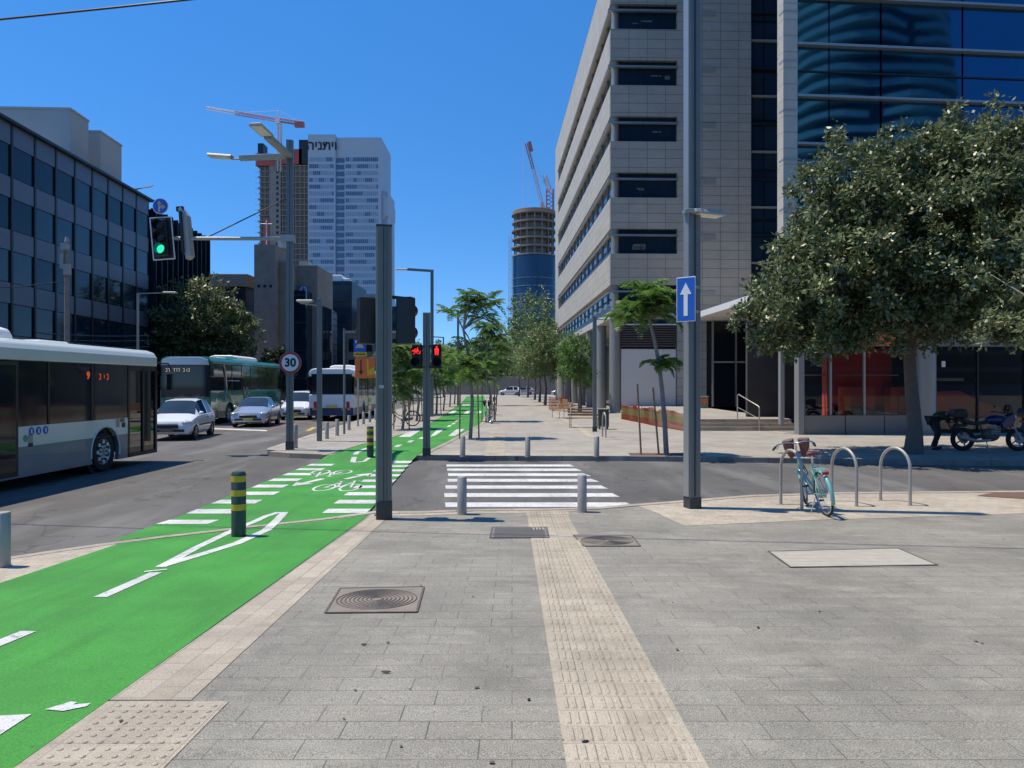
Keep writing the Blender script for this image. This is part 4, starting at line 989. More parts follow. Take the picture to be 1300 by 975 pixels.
# coach facing the viewer
co = bus('dark green intercity coach facing the camera behind the parked-looking cars', (-17.6, 37.0, 0), R(181.5), L=12.2, Hh=3.45, belt=1.0, sill=1.75, wtop=3.1, roofc='coach_green', beltc='coach_green', skirtc='coach_green', wheels=(2.7, 8.6), rw=.5, style='coach', name='coach')
co['label'] = 'dark green intercity coach facing the camera in the far traffic lane'
for c in list(co.children):
    if c.name.startswith('windscreen'):
        MB().box(-2.47, -.03, .014, .03, .9, 1.42).build('front_lower', 'coach_green', co, bevel=.01); MB().prism([(-2.35, 1.44), (-.15, 1.44), (-.2, 3.0), (-2.3, 3.0)], .016, .05, 'Y').build('glass', mat('coach_windscreen', (.012, .022, .035), .04, .0, var=.5, scale=1.5), co, bevel=.02)
MB().prism([(-2.46, 3.02), (-.04, 3.02), (-.1, 3.3), (-.5, 3.44), (-2, 3.44), (-2.4, 3.3)], .0, .09, 'Y').build('front_cap', 'car_silver', co, bevel=.04)
marks(11, 1.35, .17, 'destination_display', 'ledw', co, loc=(-.95, .06, 2.78), rot=(R(90), 0, R(180)), seed=7)
g = MB()
g.tube([(-2.52, -1.9, 1.25), (-2.52, -2.15, 1.9), (-2.52, -2.0, 2.6), (-2.52, -1.7, 3.1)], .05, 6); g.tube([(-2.52, -2.3, 2.25), (-2.52, -4.1, 2.25)], .025, 5); g.build('side_moulding', 'car_silver', co)
g = MB(); g.prism([(-5.2, 1.15), (-5.0, 1.15), (-4.75, 1.9), (-4.95, 1.9)], -2.53, -2.515, 'X'); g.prism([(-5.5, 1.9), (-5.3, 1.9), (-5.0, 1.5), (-5.15, 1.45)], -2.53, -2.515, 'X'); g.prism([(-5.8, 1.6), (-5.3, 1.15), (-5.2, 1.25), (-5.65, 1.68)], -2.53, -2.515, 'X'); g.build('side_logo', 'alu', co)
for x in (-.5, -1.95):
    g = MB(); g.tube([(x, .07, 1.15), (x+.5, .08, 1.5)], .015, 5); g.build('wiper', 'black', co)
# city bus seen from behind
b3 = bus('white city bus with navy lower body seen from behind at the median', (-9.35, 53.3, 0), R(2.6), L=12, Hh=2.95, belt=.75, sill=1.3, wtop=2.5, roofc='white', beltc='white', skirtc='navy', wheels=(2.7, 8.7))
MB().box(-2.46, -.04, -12.06, -12.03, .33, .74).build('rear_bumper', 'navy', b3); MB().box(-1.55, -.95, -12.09, -12.07, .75, .9).build('number_plate', 'plate_y', b3)
for x in (-2.2, -1.9, -.6, -.3): MB().box(x-.1, x+.1, -12.09, -12.04, .62, .74).build('tail_light', 'lamp_or', b3)
b4 = bus('teal and white city bus just left of the navy and white bus', (-13.75, 69, 0), R(2.6), L=12, Hh=3.1, belt=.75, sill=1.3, wtop=2.6, roofc='teal', beltc='white', skirtc='teal', wheels=(2.7, 8.7))
marks(3, .6, .17, 'rear_display', 'led', b4, loc=(-1.9, -12.1, 2.75), seed=3)
# ------------------------------------------------ cars
def car(label, loc, rz, st, wheels, paintm, W_, spans, shield, rear, plate='plate_y', rack=False, cat='car', wr=.30, name='parked_car'):
    """local: front at y=0 heading +y; stations (s, zlow, zbelt, ztop, half belt, half top), s grows rearwards"""
    t = thing(name, label, cat, loc, rz); rings = []
    def ring(q):
        s, zl, zb, zt, w, wt = q
        h = [(w*.90, zl), (w*.99, zl+.13), (w*1.02, (zl+zb)/2+.06), (w*.98, zb-.02), (w*.955, zb), (wt, zt-.05), (wt*.72, zt-.008), (0, zt)]
        full = [(x, z) for x, z in h]+[(-x, z) for x, z in h[-2::-1]]
        return [(x, -s, z) for x, z in full]
    rings = [ring(q) for q in st]; n = len(rings[0]); V = [p for r_ in rings for p in r_]
    body = MB(); body.v = list(V); glass = {'side_window': [], 'windscreen': [], 'rear_window': []}
    for i in range(len(st)-1):
        s0, s1 = st[i][0], st[i+1][0]
        for j in range(n):
            f = (i*n+j, i*n+(j+1) % n, (i+1)*n+(j+1) % n, (i+1)*n+j)
            if j in (4, 9) and any(a-.01 <= s0 and s1 <= b+.01 for a, b in spans): glass['side_window'].append((f, j, s0)); continue
            if j in (5, 6, 7, 8) and shield[0]-.01 <= s0 and s1 <= shield[1]+.01: glass['windscreen'].append((f, 0, 0)); continue
            if j in (5, 6, 7, 8) and rear[0]-.01 <= s0 and s1 <= rear[1]+.01: glass['rear_window'].append((f, 0, 0)); continue
            body.f.append(f)
    body.f.append(tuple(range(n-1, -1, -1))); body.f.append(tuple((len(st)-1)*n+j for j in range(n)))
    body.build('body', paintm, t, smooth=35)
    def sub(fs, name, mm):
        g = MB(); ids = sorted({v for f in fs for v in f}); mp = {v: k for k, v in enumerate(ids)}; g.v = [V[v] for v in ids]; g.f = [tuple(mp[v] for v in f) for f in fs]
        return g.build(name, mm, t, smooth=True)
    for a, b in spans:
        for jj in (4, 9):
            fs = [f for f, j, s0 in glass['side_window'] if j == jj and a-.01 <= s0 < b]
            if fs: sub(fs, 'side_window', 'dkglass')
    sub([f for f, _, _ in glass['windscreen']], 'windscreen', M['car_shield']); sub([f for f, _, _ in glass['rear_window']], 'rear_window', 'dkglass')
    for sgn in (1, -1):
        for wy in wheels:
            MB().lathe([(wr*1.17, -.14*sgn), (wr*1.17, .008*sgn)], (W_*sgn, -wy, wr+.015), 26, 'X').build('wheel_arch', 'black', t)
            wheel(t, (W_+.02)*sgn, -wy, wr, .19, sgn)
        MB().ell((sgn*(W_+.06), -(shield[0]+.25), st[3][2]+.12), (.09, .07, .065)).build('door_mirror', paintm, t, smooth=True)
        MB().ell((sgn*(W_-.20), -.14, .66), (.19, .15, .085)).build('headlight', 'lamp_clear', t, smooth=True)
        MB().cbox((sgn*(W_-.12), -st[-1][0]+.02, .85), (.18, .12, .28)).build('tail_light', 'lamp_red', t, bevel=.03)
        MB().box(min(sgn*W_*1.02, sgn*(W_*1.02+.012)), max(sgn*W_*1.02, sgn*(W_*1.02+.012)), -wheels[1]+.42, -wheels[0]-.42, .5, .57).build('side_moulding', 'black' if rack else paintm, t)
        for k, (a, b) in enumerate(spans): MB().cbox((sgn*(W_+.015), -b+.12, st[4][2]-.1), (.03, .16, .025)).build('door_handle', paintm if not rack else 'black', t)
    MB().cbox((0, .0, .52), (W_*.95, .06, .12)).build('grille', 'black', t, bevel=.02)
    MB().cbox((0, .015, .38), (W_*1.45, .08, .10)).build('bumper_strip', 'black', t, bevel=.02)
    MB().cbox((0, .065, .40), (.46, .012, .11)).build('number_plate', plate, t)
    MB().cbox((0, .02, .62), (W_*.9, .05, .025)).build('chrome_bar', 'chrome', t)
    if rack:
        g = MB()
        for y in (-1.95, -2.9):
            g.tube([(-.62, y, 1.48), (-.6, y, 1.56), (.6, y, 1.56), (.62, y, 1.48)], .018, 6)
            for x in (-.3, .3): g.add([(x-.1, y, 1.57), (x+.1, y, 1.57), (x+.12, y, 1.72), (x+.04, y, 1.62), (x-.04, y, 1.62), (x-.12, y, 1.72)], [(0, 1, 2, 3, 4, 5)])
        g.build('roof_rack', 'black', t)
    return t
M['car_shield'] = mat('car_windscreen', (.03, .045, .06), .05, .1, var=.3, scale=2)
HB = [(0, .30, .56, .62, .66, .5), (.07, .24, .66, .72, .77, .62), (.35, .22, .75, .82, .81, .68), (.88, .2, .86, .93, .83, .72), (1.0, .2, .88, .97, .83, .72), (1.32, .2, .90, 1.20, .83, .66), (1.74, .2, .91, 1.45, .83, .57), (1.82, .2, .91, 1.48, .83, .565), (2.5, .2, .92, 1.52, .83, .565), (2.58, .2, .92, 1.52, .83, .565), (3.3, .2, .94, 1.47, .82, .55), (3.42, .2, .94, 1.44, .82, .545), (3.72, .22, .95, 1.12, .80, .58), (3.82, .25, .93, .97, .78, .62), (3.9, .32, .8, .86, .72, .58)]
c1 = car('small white hatchback with roof bars, nearest car in the oncoming lane', (-12.55, 26.9, 0), R(189), HB, (.72, 3.2), 'car_white', .82, [(1.32, 2.5), (2.58, 3.3)], (1.0, 1.74), (3.42, 3.72), rack=True, plate='plate_dull', name='hatchback')
SD = [(0, .28, .5, .56, .66, .5), (.08, .2, .62, .70, .80, .62), (.5, .18, .72, .84, .85, .7), (1.05, .18, .84, .95, .86, .72), (1.15, .18, .86, .98, .86, .72), (1.6, .18, .9, 1.22, .86, .64), (2.05, .18, .91, 1.40, .86, .56), (2.12, .18, .91, 1.41, .86, .555), (2.75, .18, .93, 1.43, .86, .55), (2.83, .18, .93, 1.43, .86, .55), (3.6, .18, .96, 1.33, .85, .53), (3.75, .18, .97, 1.28, .84, .53), (4.2, .22, .99, 1.08, .8, .58), (4.32, .25, .95, 1.0, .76, .6), (4.4, .32, .8, .86, .7, .56)]
c2 = car('silver sedan waiting behind the stop line, beside the green coach', (-12.6, 35.3, 0), R(188), SD, (.85, 3.4), 'car_silver', .85, [(1.6, 2.75), (2.83, 3.6)], (1.15, 2.05), (3.75, 4.2), plate='plate_y', wr=.31, name='sedan')
c3 = car('white car waiting right behind the silver sedan', (-12.45, 42.2, 0), R(185), [(a, b, c*1.08, d*1.1, e, f) for a, b, c, d, e, f in HB[:-1]]+[(4.0, .32, .9, .95, .75, .6)], (.75, 3.2), 'car_white', .84, [(1.32, 2.5), (2.58, 3.3)], (1.0, 1.74), (3.42, 3.72), wr=.33, name='family_car')
for i, (px, Y, lab, rz, src) in enumerate(((512, 95, 'small white car far down the street behind the young trees', 183, c1), (489, 80, 'pale car driving behind the median trees, nearer than the white one', 183, c2), (633, 128, 'white car crossing at the far end of the pavement', 90, c1), (648, 131, 'silver car at the far end of the pavement beside the white one', 90, c2), (700, 127, 'silver car parked far off under the trees near the stone pier', 80, c2))):
    o = dup(src, (((px-CX)/FPX*Y), Y, 0 if i < 2 else ZS), lab, R(rz)); o['category'] = 'car'
c5 = dup(c3, (-13.7, 48.2, 0), 'dark green car half hidden behind the white car and beside the coach', R(183))
for ch in c5.children:
    if ch.type == 'MESH' and ch.name.startswith('body'): ch.data = ch.data.copy(); ch.data.materials[0] = M['car_dark']
# ================================================================ street furniture
def post_shaft(par, w, h, ang, m1='pole', groove=True, foot=True, d=None):
    d = d or w
    a = MB().box(-w/2, w/2, -d/2, d/2, 0, h, ang).build('shaft', m1, par, bevel=.012)
    if groove:
        g = MB()
        for s in (-1, 1):
            g.box(-.012+s*w*.0, .012, -d/2-.002, -d/2+.004, .22, h-.03, ang); g.box(-w/2-.002, -w/2+.004, -.012, .012, .22, h-.03, ang)
            break
        g.build('groove', 'pole_dk', par)
    if foot: MB().box(-w/2-.008, w/2+.008, -d/2-.008, d/2+.008, -.02, .19, ang).build('foot', 'pole_dk', par, bevel=.006)
def lamp_head(par, loc, rz, L=.62, w=.30, tilt=0.):
    h = MB().prism([(-w/2, 0), (w/2, 0), (w/2*.8, .07), (-w/2*.8, .07)], 0, L, 'Y').build('lamp_head', 'galv', par, loc=loc, rot=(tilt, 0, rz), bevel=.015)
    MB().box(-w/2+.04, w/2-.04, .08, L-.05, -.012, .004).build('lamp_glass', M['lampglass'], h)
    g = MB()
    for i in range(5): g.box(-w/2*.6, w/2*.6, .1+i*L*.16, .115+i*L*.16, .07, .09)
    g.build('cooling_fins', 'galv', h); return h
M['lampglass'] = mat('lamp_glass', (.75, .72, .62), .2, var=.15, scale=30)
# right lamp post
x, y = GP(879, 645)
t = thing('street_lamp', 'tall grey lamp post, sunlit face coloured paler, with the blue arrow sign, nearest on the right', 'street lamp', (x, y, zp(y)))
ang = R(17); w = .20
post_shaft(t, w, 11.5, ang)
g = MB(); g.box(-w/2-.02, -w/2-.001, -w/2+.02, w/2-.02, .2, 11.4, ang); g.build('pale_strip', 'pole_lt', t)  # paler colour on the left face stands in for the sun on it
MB().box(-.028, -.018, -w/2-.004, -w/2+.002, .2, 11.4, ang).build('cable_groove', 'pole_dk', t)
lamp_head(t, (-.05, -.12, 4.86), R(-68), .62, .30)
MB().cbox((-.02, -.10, 4.9), (.3, .2, .06)).build('lamp_bracket', 'pole_lt', t, bevel=.01)
# its sign
sx, sy, sz = at(871, 380, y-.22)
s = thing('one_way_sign', 'blue square sign with a white upward arrow strapped to the right lamp post', 'sign', (sx, sy, sz), R(-38))
MB().cbox((0, 0, 0), (.33, .012, .73)).build('plate', 'white', s, bevel=.004)
MB().cbox((0, -.009, 0), (.305, .006, .70)).build('blue_face', 'sblue', s)
MB().prism([(-.035, -.27), (.035, -.27), (.035, .08), (.10, .08), (0, .27), (-.10, .08), (-.035, .08)], -.016, -.013, 'Y').build('arrow', 'white', s)
MB().cbox((.03, .09, -.2), (.25, .16, .04)).build('bracket', 'galv', s); MB().cbox((.03, .09, .2), (.25, .16, .04)).build('bracket', 'galv', s)
# centre-left signal pole with two signal heads turned away
x, y = GP(487.5, 659)
zt = at(488, 288, y)[2]
t = thing('signal_pole', 'tall square grey-green pole in front, carrying two signals seen from behind', 'pole', (x, y, zp(y)))
hh = zt-zp(y)
MB().box(-.105, .105, -.09, .09, 0, hh, R(12)).build('shaft', 'pole', t, bevel=.012)
MB().box(-.125, -.095, -.06, .06, .2, hh-.01, R(12)).build('pale_strip', 'pole_lt', t)
MB().box(.095, .118, -.07, .07, .2, hh-.01, R(12)).build('pale_strip', 'pole_lt', t)
MB().box(-.015, .0, -.094, -.088, .2, hh-.02, R(12)).build('cable_groove', 'pole_dk', t); MB().box(.035, .042, -.094, -.088, .2, hh-.02, R(12)).build('cable_groove', 'pole_dk', t)
MB().box(-.12, .12, -.10, .10, -.02, .29, R(12)).build('foot', 'pole_dk', t, bevel=.008)
MB().box(-.12, .12, -.10, .10, hh, hh+.02, R(12)).build('cap', 'pole_dk', t)
def signal_back(px, ang, lab, side):
    X, Y, Z = at(px, 437, y+.05)
    o = thing('pedestrian_signal', lab, 'traffic signal', (X, Y, Z), ang)
    MB().cbox((0, 0, .36), (.26, .18, .72)).build('housing', 'black', o, bevel=.02)
    for k, z in enumerate((.53, .19)):
        MB().lathe([(.10, 0), (.105, .16)], (0, .09, z), 18, 'Y', cap=False).build('visor', 'black', o); MB().lathe([(.095, 0), (.095, .01)], (0, .09, z), 18, 'Y').build('lens', 'dkglass', o)
    g = MB()
    for z in (.02, .70): g.tube([(0, 0, z), (side*-.17, -.02, z+.02), (side*-.27, -.05, z+.02)], .03, 6)
    g.build('bracket', 'black', o); return o
a = signal_back(465, R(28), 'black signal seen from behind, left of the front square pole', -1)
b = signal_back(515, R(-14), 'black signal seen from behind, right of the front square pole', 1)
MB().cbox((-.02, -.103, 2.02), (.07, .004, .05)).build('sticker', 'conc_pale', t)
# red bike / red man post
x, y = GS(541.5, 578); hh = at(541, 397, y)[2]-ZS
t = thing('signal_post', 'slim grey post across the side street with red bicycle and pedestrian signals', 'pole', (x, y, ZS))
MB().box(-.1, .1, -.09, .09, 0, hh, R(8)).build('shaft', 'pole', t, bevel=.01)
MB().box(-.004, .012, -.094, -.088, .2, hh-.02, R(8)).build('cable_groove', 'pole_dk', t)
MB().box(-.11, .11, -.1, .1, -.02, .2, R(8)).build('foot', 'pole_dk', t)
M['red_lit'] = mat('lit_red', (.3, .01, .01), .4, var=0, emit=(1, .03, .03), est=1.3)
M['green_lit'] = mat('lit_green', (.02, .3, .2), .4, var=0, emit=(.03, .85, .5), est=1.1)
def ped_signal(px, ang, lab, kind):
    X, Y, Z = at(px, 468.5, y-.12)
    o = thing('pedestrian_signal', lab, 'traffic signal', (X, Y, Z), ang)
    MB().cbox((0, 0, .34), (.27, .16, .66)).build('housing', 'black', o, bevel=.02)
    for k, z in enumerate((.50, .19)):
        MB().lathe([(.115, 0), (.12, -.14)], (0, -.08, z), 20, 'Y', cap=False).build('visor', 'black', o)
        MB().lathe([(.108, -.01), (.108, 0)], (0, -.08, z), 20, 'Y').build('lens', 'dkglass', o)
    g = MB()
    if kind == 'man':
        g.prism([(-.045, -.01), (.045, -.01), (.038, .045), (-.038, .045)], -.1, -.095, 'Y'); g.prism([(-.035, -.09), (-.006, -.09), (-.004, -.005), (-.04, -.005)], -.1, -.095, 'Y'); g.prism([(.035, -.09), (.006, -.09), (.004, -.005), (.04, -.005)], -.1, -.095, 'Y'); g.lathe([(.02, -.1), (.02, -.095)], (0, 0, .066), 12, 'Y')
    else:
        for cx in (-.052, .052): g.tube([(cx+.036*math.cos(q), -.1, -.03+.036*math.sin(q)) for q in [2*PI*i/16 for i in range(16)]], .008, 5, closed=True)
        g.tube([(-.052, -.1, -.03), (-.02, -.1, .03), (.03, -.1, .03), (0, -.1, -.03), (-.03, -.1, .03)], .008, 5); g.tube([(.052, -.1, -.03), (.025, -.1, .05), (.045, -.1, .05)], .008, 5)
    for v in range(len(g.v)): g.v[v] = (g.v[v][0]*1.35, g.v[v][1]-.005, g.v[v][2]*1.35+.50)
    g.build('red_man' if kind == 'man' else 'red_bicycle', 'red_lit', o)
    MB().cbox((.1 if px < 541 else -.1, .08, .62), (.2, .06, .05)).build('bracket', 'black', o); MB().cbox((.1 if px < 541 else -.1, .08, .06), (.2, .06, .05)).build('bracket', 'black', o)
ped_signal(529.5, R(-10), 'signal showing a red bicycle on the slim post', 'bike'); ped_signal(554, R(10), 'signal showing a red standing pedestrian on the slim post', 'man')
# sign and lamp pole on the island
x, y = GS(368, 571)
t = thing('street_lamp', 'tall grey pole on the island corner with two lamp heads and a signal arm', 'street lamp', (x, y, ZS))
hh = at(368, 178, y)[2]-ZS
MB().box(-.1, .1, -.09, .09, 0, hh, R(10)).build('shaft', 'pole', t, bevel=.012); MB().box(-.115, .115, -.105, .105, -.02, .25, R(10)).build('foot', 'pole_dk', t)
MB().box(-.002, .012, -.094, -.088, .25, hh, R(10)).build('cable_groove', 'pole_dk', t)
ly = at(368, 203, y)[2]-ZS
MB().beam((0, 0, ly+.12), (-1.45, -.1, ly+.02), .2, .13).build('lamp_arm', 'galv', t, bevel=.01)
MB().beam((0, 0, ly+.1), (.0, -2.0, ly+.02), .2, .13).build('lamp_arm', 'galv', t, bevel=.01)
MB().tube([(-1.4, -.1, ly+.0), (-1.7, -.1, ly)], .03, 8).build('spigot', 'galv', t)
lamp_head(t, (-1.65, -.1, ly+.02), R(90), .72, .36, R(4)); lamp_head(t, (0, -2.0, ly+.02), R(180-6), .75, .38, R(4))
az = at(368, 303, y)[2]-ZS
MB().tube([(0, 0, az), (-3.45, -.05, az)], .055, 10).build('signal_arm', 'galv', t, smooth=True); MB().cbox((-.05, 0, az), (.4, .24, .2)).build('arm_clamp', 'galv', t)
bw = at(368, 250, y)[2]-ZS; MB().tube([(0, 0, bw), (-2.4, -.03, az+.05)], .018, 6).build('stay_cable', 'black', t)
X, Y, Z = at(209, 330, y-.1)
s = thing('traffic_signal', 'hanging traffic signal with white border showing a green light', 'traffic signal', (X, Y, Z), rot=(0, R(-5), R(6)))
MB().cbox((0, 0, .63), (.60, .05, 1.27)).build('backboard', 'black', s); 
g = MB()
for (c, d) in (((0, -.028, .015), (.62, .012, .03)), ((0, -.028, 1.25), (.62, .012, .03)), ((-.30, -.028, .63), (.03, .012, 1.26)), ((.30, -.028, .63), (.03, .012, 1.26))): g.cbox(c, d)
g.build('white_border', 'white', s)
MB().cbox((0, -.1, .63), (.36, .16, 1.08)).build('housing', 'black', s, bevel=.02)
for k, z in enumerate((.98, .63, .28)):
    MB().lathe([(.13, 0), (.15, -.22)], (0, -.18, z), 20, 'Y', cap=False).build('visor', 'black', s)
    MB().lathe([(.128, -.02), (.128, 0)], (0, -.18, z), 20, 'Y').build('lens', ['shop_red', 'dkglass', 'green_lit'][k] if k else 'dkglass', s)
X, Y, Z = at(203.5, 261.5, y-.08)
d = thing('round_sign', 'round blue sign with straight and right arrows above the hanging signal', 'sign', (X, Y, Z))
MB().lathe([(.235, 0), (.235, .012)], (0, 0, 0), 32, 'Y').build('plate', 'white', d); MB().lathe([(.215, -.004), (.215, 0)], (0, 0, 0), 32, 'Y').build('blue_face', 'sblue', d)
M['sign_tan'] = mat('faded_arrow', (.55, .40, .28), .5)
MB().prism([(-.06, -.17), (-.0, -.17), (0, -.05), (.06, -.05), (.06, -.1), (.15, -.02), (.06, .06), (.06, .01), (0, .01), (0, .06), (.04, .06), (-.03, .16), (-.10, .06), (-.06, .06)], -.009, -.006, 'Y').build('arrows', 'sign_tan', d)
MB().tube([(.05, .02, -.25), (.05, .02, .1)], .02, 6).build('bracket', 'galv', d)
X, Y, Z = at(241, 330, y)
s = thing('traffic_signal', 'grey signal housing seen edge-on beside the one showing green', 'traffic signal', (X, Y, Z), rot=(0, R(-4), 0))
MB().prism([(-.06, 0), (.10, .1), (.06, 1.3), (-.1, 1.55), (-.18, 1.5)], -.16, .16, 'Y').build('housing', 'galv', s, bevel=.02); MB().cbox((-.1, 0, .8), (.06, .5, 1.2)).build('backboard', 'black', s)
MB().cbox((-.14, -.1, 1.5), (.2, .1, .14)).build('lamp_visor', 'black', s)
# 30 sign
X, Y, Z = at(368.5, 460.5, y-.16)
d = thing('speed_sign', 'round speed limit sign with the number thirty on the island pole', 'sign', (X, Y, Z))
MB().lathe([(.325, 0), (.325, .014)], (0, 0, 0), 40, 'Y').build('plate', 'galv', d)
MB().lathe([(.318, -.004), (.318, 0)], (0, 0, 0), 40, 'Y').build('red_ring', 'sred', d); MB().lathe([(.25, -.008), (.25, -.004)], (0, 0, 0), 40, 'Y').build('white_disc', 'white', d)
text('30', .34, 'number', 'black', d, loc=(0, -.010, -.005), depth=.002, bold=.012)
MB().cbox((0, .07, 0), (.2, .12, .05)).build('bracket', 'galv', d)
# other poles of the island
x, y = GS(405.5, 560)
t = thing('signal_pole', 'slim grey pole with a small lamp, second on the island behind the speed sign', 'pole', (x, y, ZS))
hh = at(405, 379, y)[2]-ZS
MB().box(-.085, .085, -.08, .08, 0, hh, R(10)).build('shaft', 'pole', t, bevel=.01); MB().beam((0, 0, hh-.25), (-.65, 0, hh-.15), .05).build('lamp_arm', 'galv', t); lamp_head(t, (-.2, -.05, hh-.12), R(90), .55, .25)
x, y = GS(437, 551)
t = thing('thin_pole', 'thin dark pole between the slim island pole and the orange sign', 'pole', (x, y, ZS)); hh = at(437, 418, y)[2]-ZS
MB().cyl((0, 0, 0), (0, 0, hh), .045, n=10).build('shaft', 'pole', t); MB().lathe([(.06, 0), (.05, .04)], (0, 0, hh), 10).build('cap', 'pole_dk', t)
x, y = GS(454.5, 541)
t = thing('sign_pole', 'steel tube pole carrying the blue, yellow and orange signs', 'pole', (x, y, ZS)); hh = at(454, 430, y)[2]-ZS
MB().cyl((0, 0, 0), (0, 0, hh), .04, n=10).build('shaft', 'galv', t); MB().lathe([(.09, 0), (.09, .02)], (0, 0, 0), 10).build('foot', 'galv', t)
def board(name, lab, x0, x1, y0_, y1_, m, dy):
    c = at((x0+x1)/2, (y0_+y1_)/2, y-dy); k = (y-dy)/FPX; w, h = (x1-x0)*k, (y1_-y0_)*k
    o = thing(name, lab, 'sign', c, R(-4)); MB().cbox((0, 0, 0), (w, .02, h)).build('plate', m, o, bevel=.01); return o, w, h
o, w, h = board('bus_stop_sign', 'small blue and white stop sign above the yellow plate', 449, 464.5, 431.5, 446.5, 'sblue', .06)
MB().cbox((0, -.013, h*.33), (w*.7, .004, h*.2)).build('white_panel', 'white', o); g = MB(); g.prism([(-.2, -.1), (.2, -.1), (.14, .03), (0, .09), (-.14, .03)], -.016, -.012, 'Y'); g.build('pictogram', 'conc_pale', o); MB().cbox((0, -.018, -.04), (w*.35, .004, .07)).build('yellow_mark', 'syel', o)
o, w, h = board('route_plate', 'narrow yellow plate between the blue and the orange sign', 449, 466, 447, 452.5, 'syel', .06)
MB().cbox((0, -.013, 0), (w*.8, .004, h*.25)).build('text_line', 'b1_dk', o)
o, w, h = board('works_sign', 'orange roadworks sign with a black arrow pointing down', 450.5, 476.5, 453.5, 480, 'orange', .07)
MB().prism([(-.22, .36), (-.16, .36), (-.16, -.16), (-.08, -.16), (-.19, -.34), (-.30, -.16), (-.22, -.16)], -.016, -.012, 'Y').build('arrow', 'black', o)
g = MB(); g.prism([(.08, .4), (.15, .36), (.17, -.1), (.42, .05), (.46, -.3), (.1, -.38)], -.015, -.012, 'Y'); g.build('yellow_patch', 'syel', o)
# further street lamps
def arm_lamp(px, base, top, armpx, lab, Y=None, w=.09):
    if Y is None: x, y = GS(px, base)
    else: x, y = (px-CX)/FPX*Y, Y
    o = thing('street_lamp', lab, 'street lamp', (x, y, ZS), 0, 'lamps along the cycle lane'); h = at(px, top, y)[2]-ZS; L = (px-armpx)*y/FPX
    MB().box(-w, w, -w, w, 0, h).build('shaft', 'pole', o, bevel=.01); MB().beam((w, 0, h-.05), (-L+.7, 0, h+.05), .14, .14).build('lamp_arm', 'pole', o)
    lamp_head(o, (-L+.75, 0, h+.02), R(90), .75, .3); return o
arm_lamp(548.5, 529, 343, 502, 'street lamp on the median, its arm reaching left above the red bicycle signal')
arm_lamp(581.5, 0, 394, 552, 'smaller street lamp behind the feathery trees, second along the lane', Y=67)
arm_lamp(563, 0, 428, 543, 'third street lamp along the lane, small above the tree tops', Y=108)
# double lamp on the right pavement
x, y = GS(755, 548); t = thing('street_lamp', 'grey pavement lamp post with two short angled arms beside the benches', 'street lamp', (x, y, ZS)); hh = at(755, 402, y)[2]-ZS
MB().box(-.075, .075, -.075, .075, 0, hh).build('shaft', 'pole', t, bevel=.01); MB().box(-.09, .09, -.09, .09, 0, .2).build('foot', 'pole_dk', t)
MB().beam((-.62, 0, hh-.08), (.7, 0, hh-.14), .12, .03).build('lamp_head', 'galv', t); MB().beam((-.1, .0, hh), (.55, -.3, hh+.45), .1, .03).build('lamp_head', 'galv', t); MB().beam((-.15, 0, hh+.45), (0, 0, hh-.02), .05, .03).build('strut', 'galv', t)
# ---- bollards
def bollard(loc, h, r=.075):
    t = thing('bollard', None, 'bollard', loc); MB().lathe([(r, 0), (r, h-.012), (r-.008, h-.002), (0.002, h)], n=28).build('tube', 'steel', t, smooth=True); MB().lathe([(r+.012, 0), (r+.012, .012)], n=28).build('base_ring', 'steel', t); return t
bl = None
for px, py, f, z, h, lab, grp in ((586.5, 653, GP, zp, .60, 'brushed steel bollard at the near end of the crosswalk, left of the pair', 'steel bollards at the crosswalk'), (739, 650, GP, zp, .60, 'brushed steel bollard at the near end of the crosswalk, right of the pair', 'steel bollards at the crosswalk'), (3, 720, GP, zp, .58, 'steel bollard cut by the left edge of the picture beside the cycle lane', None),
    (587.5, 580, GS, flat(ZS), .55, 'steel bollard on the far kerb just right of the red signals', 'steel bollards on the far kerb'), (670, 580, GS, flat(ZS), .55, 'steel bollard on the far kerb right of the tactile strip', 'steel bollards on the far kerb'), (757.5, 580, GS, flat(ZS), .55, 'steel bollard on the far kerb below the bench lamp post', 'steel bollards on the far kerb'),
    (375, 569, GS, flat(ZS), .72, 'island bollard partly behind the speed sign pole', 0), (415, 557, GS, flat(ZS), .6, 'island bollard just right of the slim lamp pole', 0), (428, 553, GS, flat(ZS), .62, 'second island bollard right of the slim lamp pole', 0), (443, 546, GS, flat(ZS), .62, 'island bollard right beside the thin dark pole', 0), (461.5, 538.5, GS, flat(ZS), .6, 'island bollard just right of the orange sign pole', 0), (469.5, 536, GS, flat(ZS), .6, 'island bollard in front of the white bus rear wheel', 0), (477, 533, GS, flat(ZS), .6, 'island bollard half behind the front square pole', 0)):
    x, y = f(px, py); r = .075 if y < 15 else .07
    if bl is None: bl = bollard((x, y, z(y)), h); o = bl; h0 = h
    else: o = dup(bl, (x, y, z(y)), lab); o.scale = (r/.075, r/.075, h/h0)
    o['label'] = lab; g_ = 'steel bollards along the island kerb' if grp == 0 else grp
    if g_: o['group'] = g_
def ybollard(px, py, f, z, h, lab):
    x, y = f(px, py); t = thing('striped_bollard', lab, 'bollard', (x, y, z), 0, 'yellow banded bollards in the cycle lane'); r = .093
    MB().lathe([(r, 0), (r, h-.03), (r-.02, h), (0.01, h+.006)], n=32).build('tube', 'sgreen', t, smooth=True)
    for k in range(3): MB().lathe([(r+.002, h-.13-k*.185), (r+.002, h-.05-k*.185)], n=32, cap=False).build('yellow_band', 'syellow', t)
ybollard(303, 681, GP, zp(9.6)+.006, .84, 'dark green bollard with three yellow bands, in the near white lens marking'); ybollard(470, 579, GS, ZS, .80, 'dark bollard with yellow bands farther away at the island end of the lane')
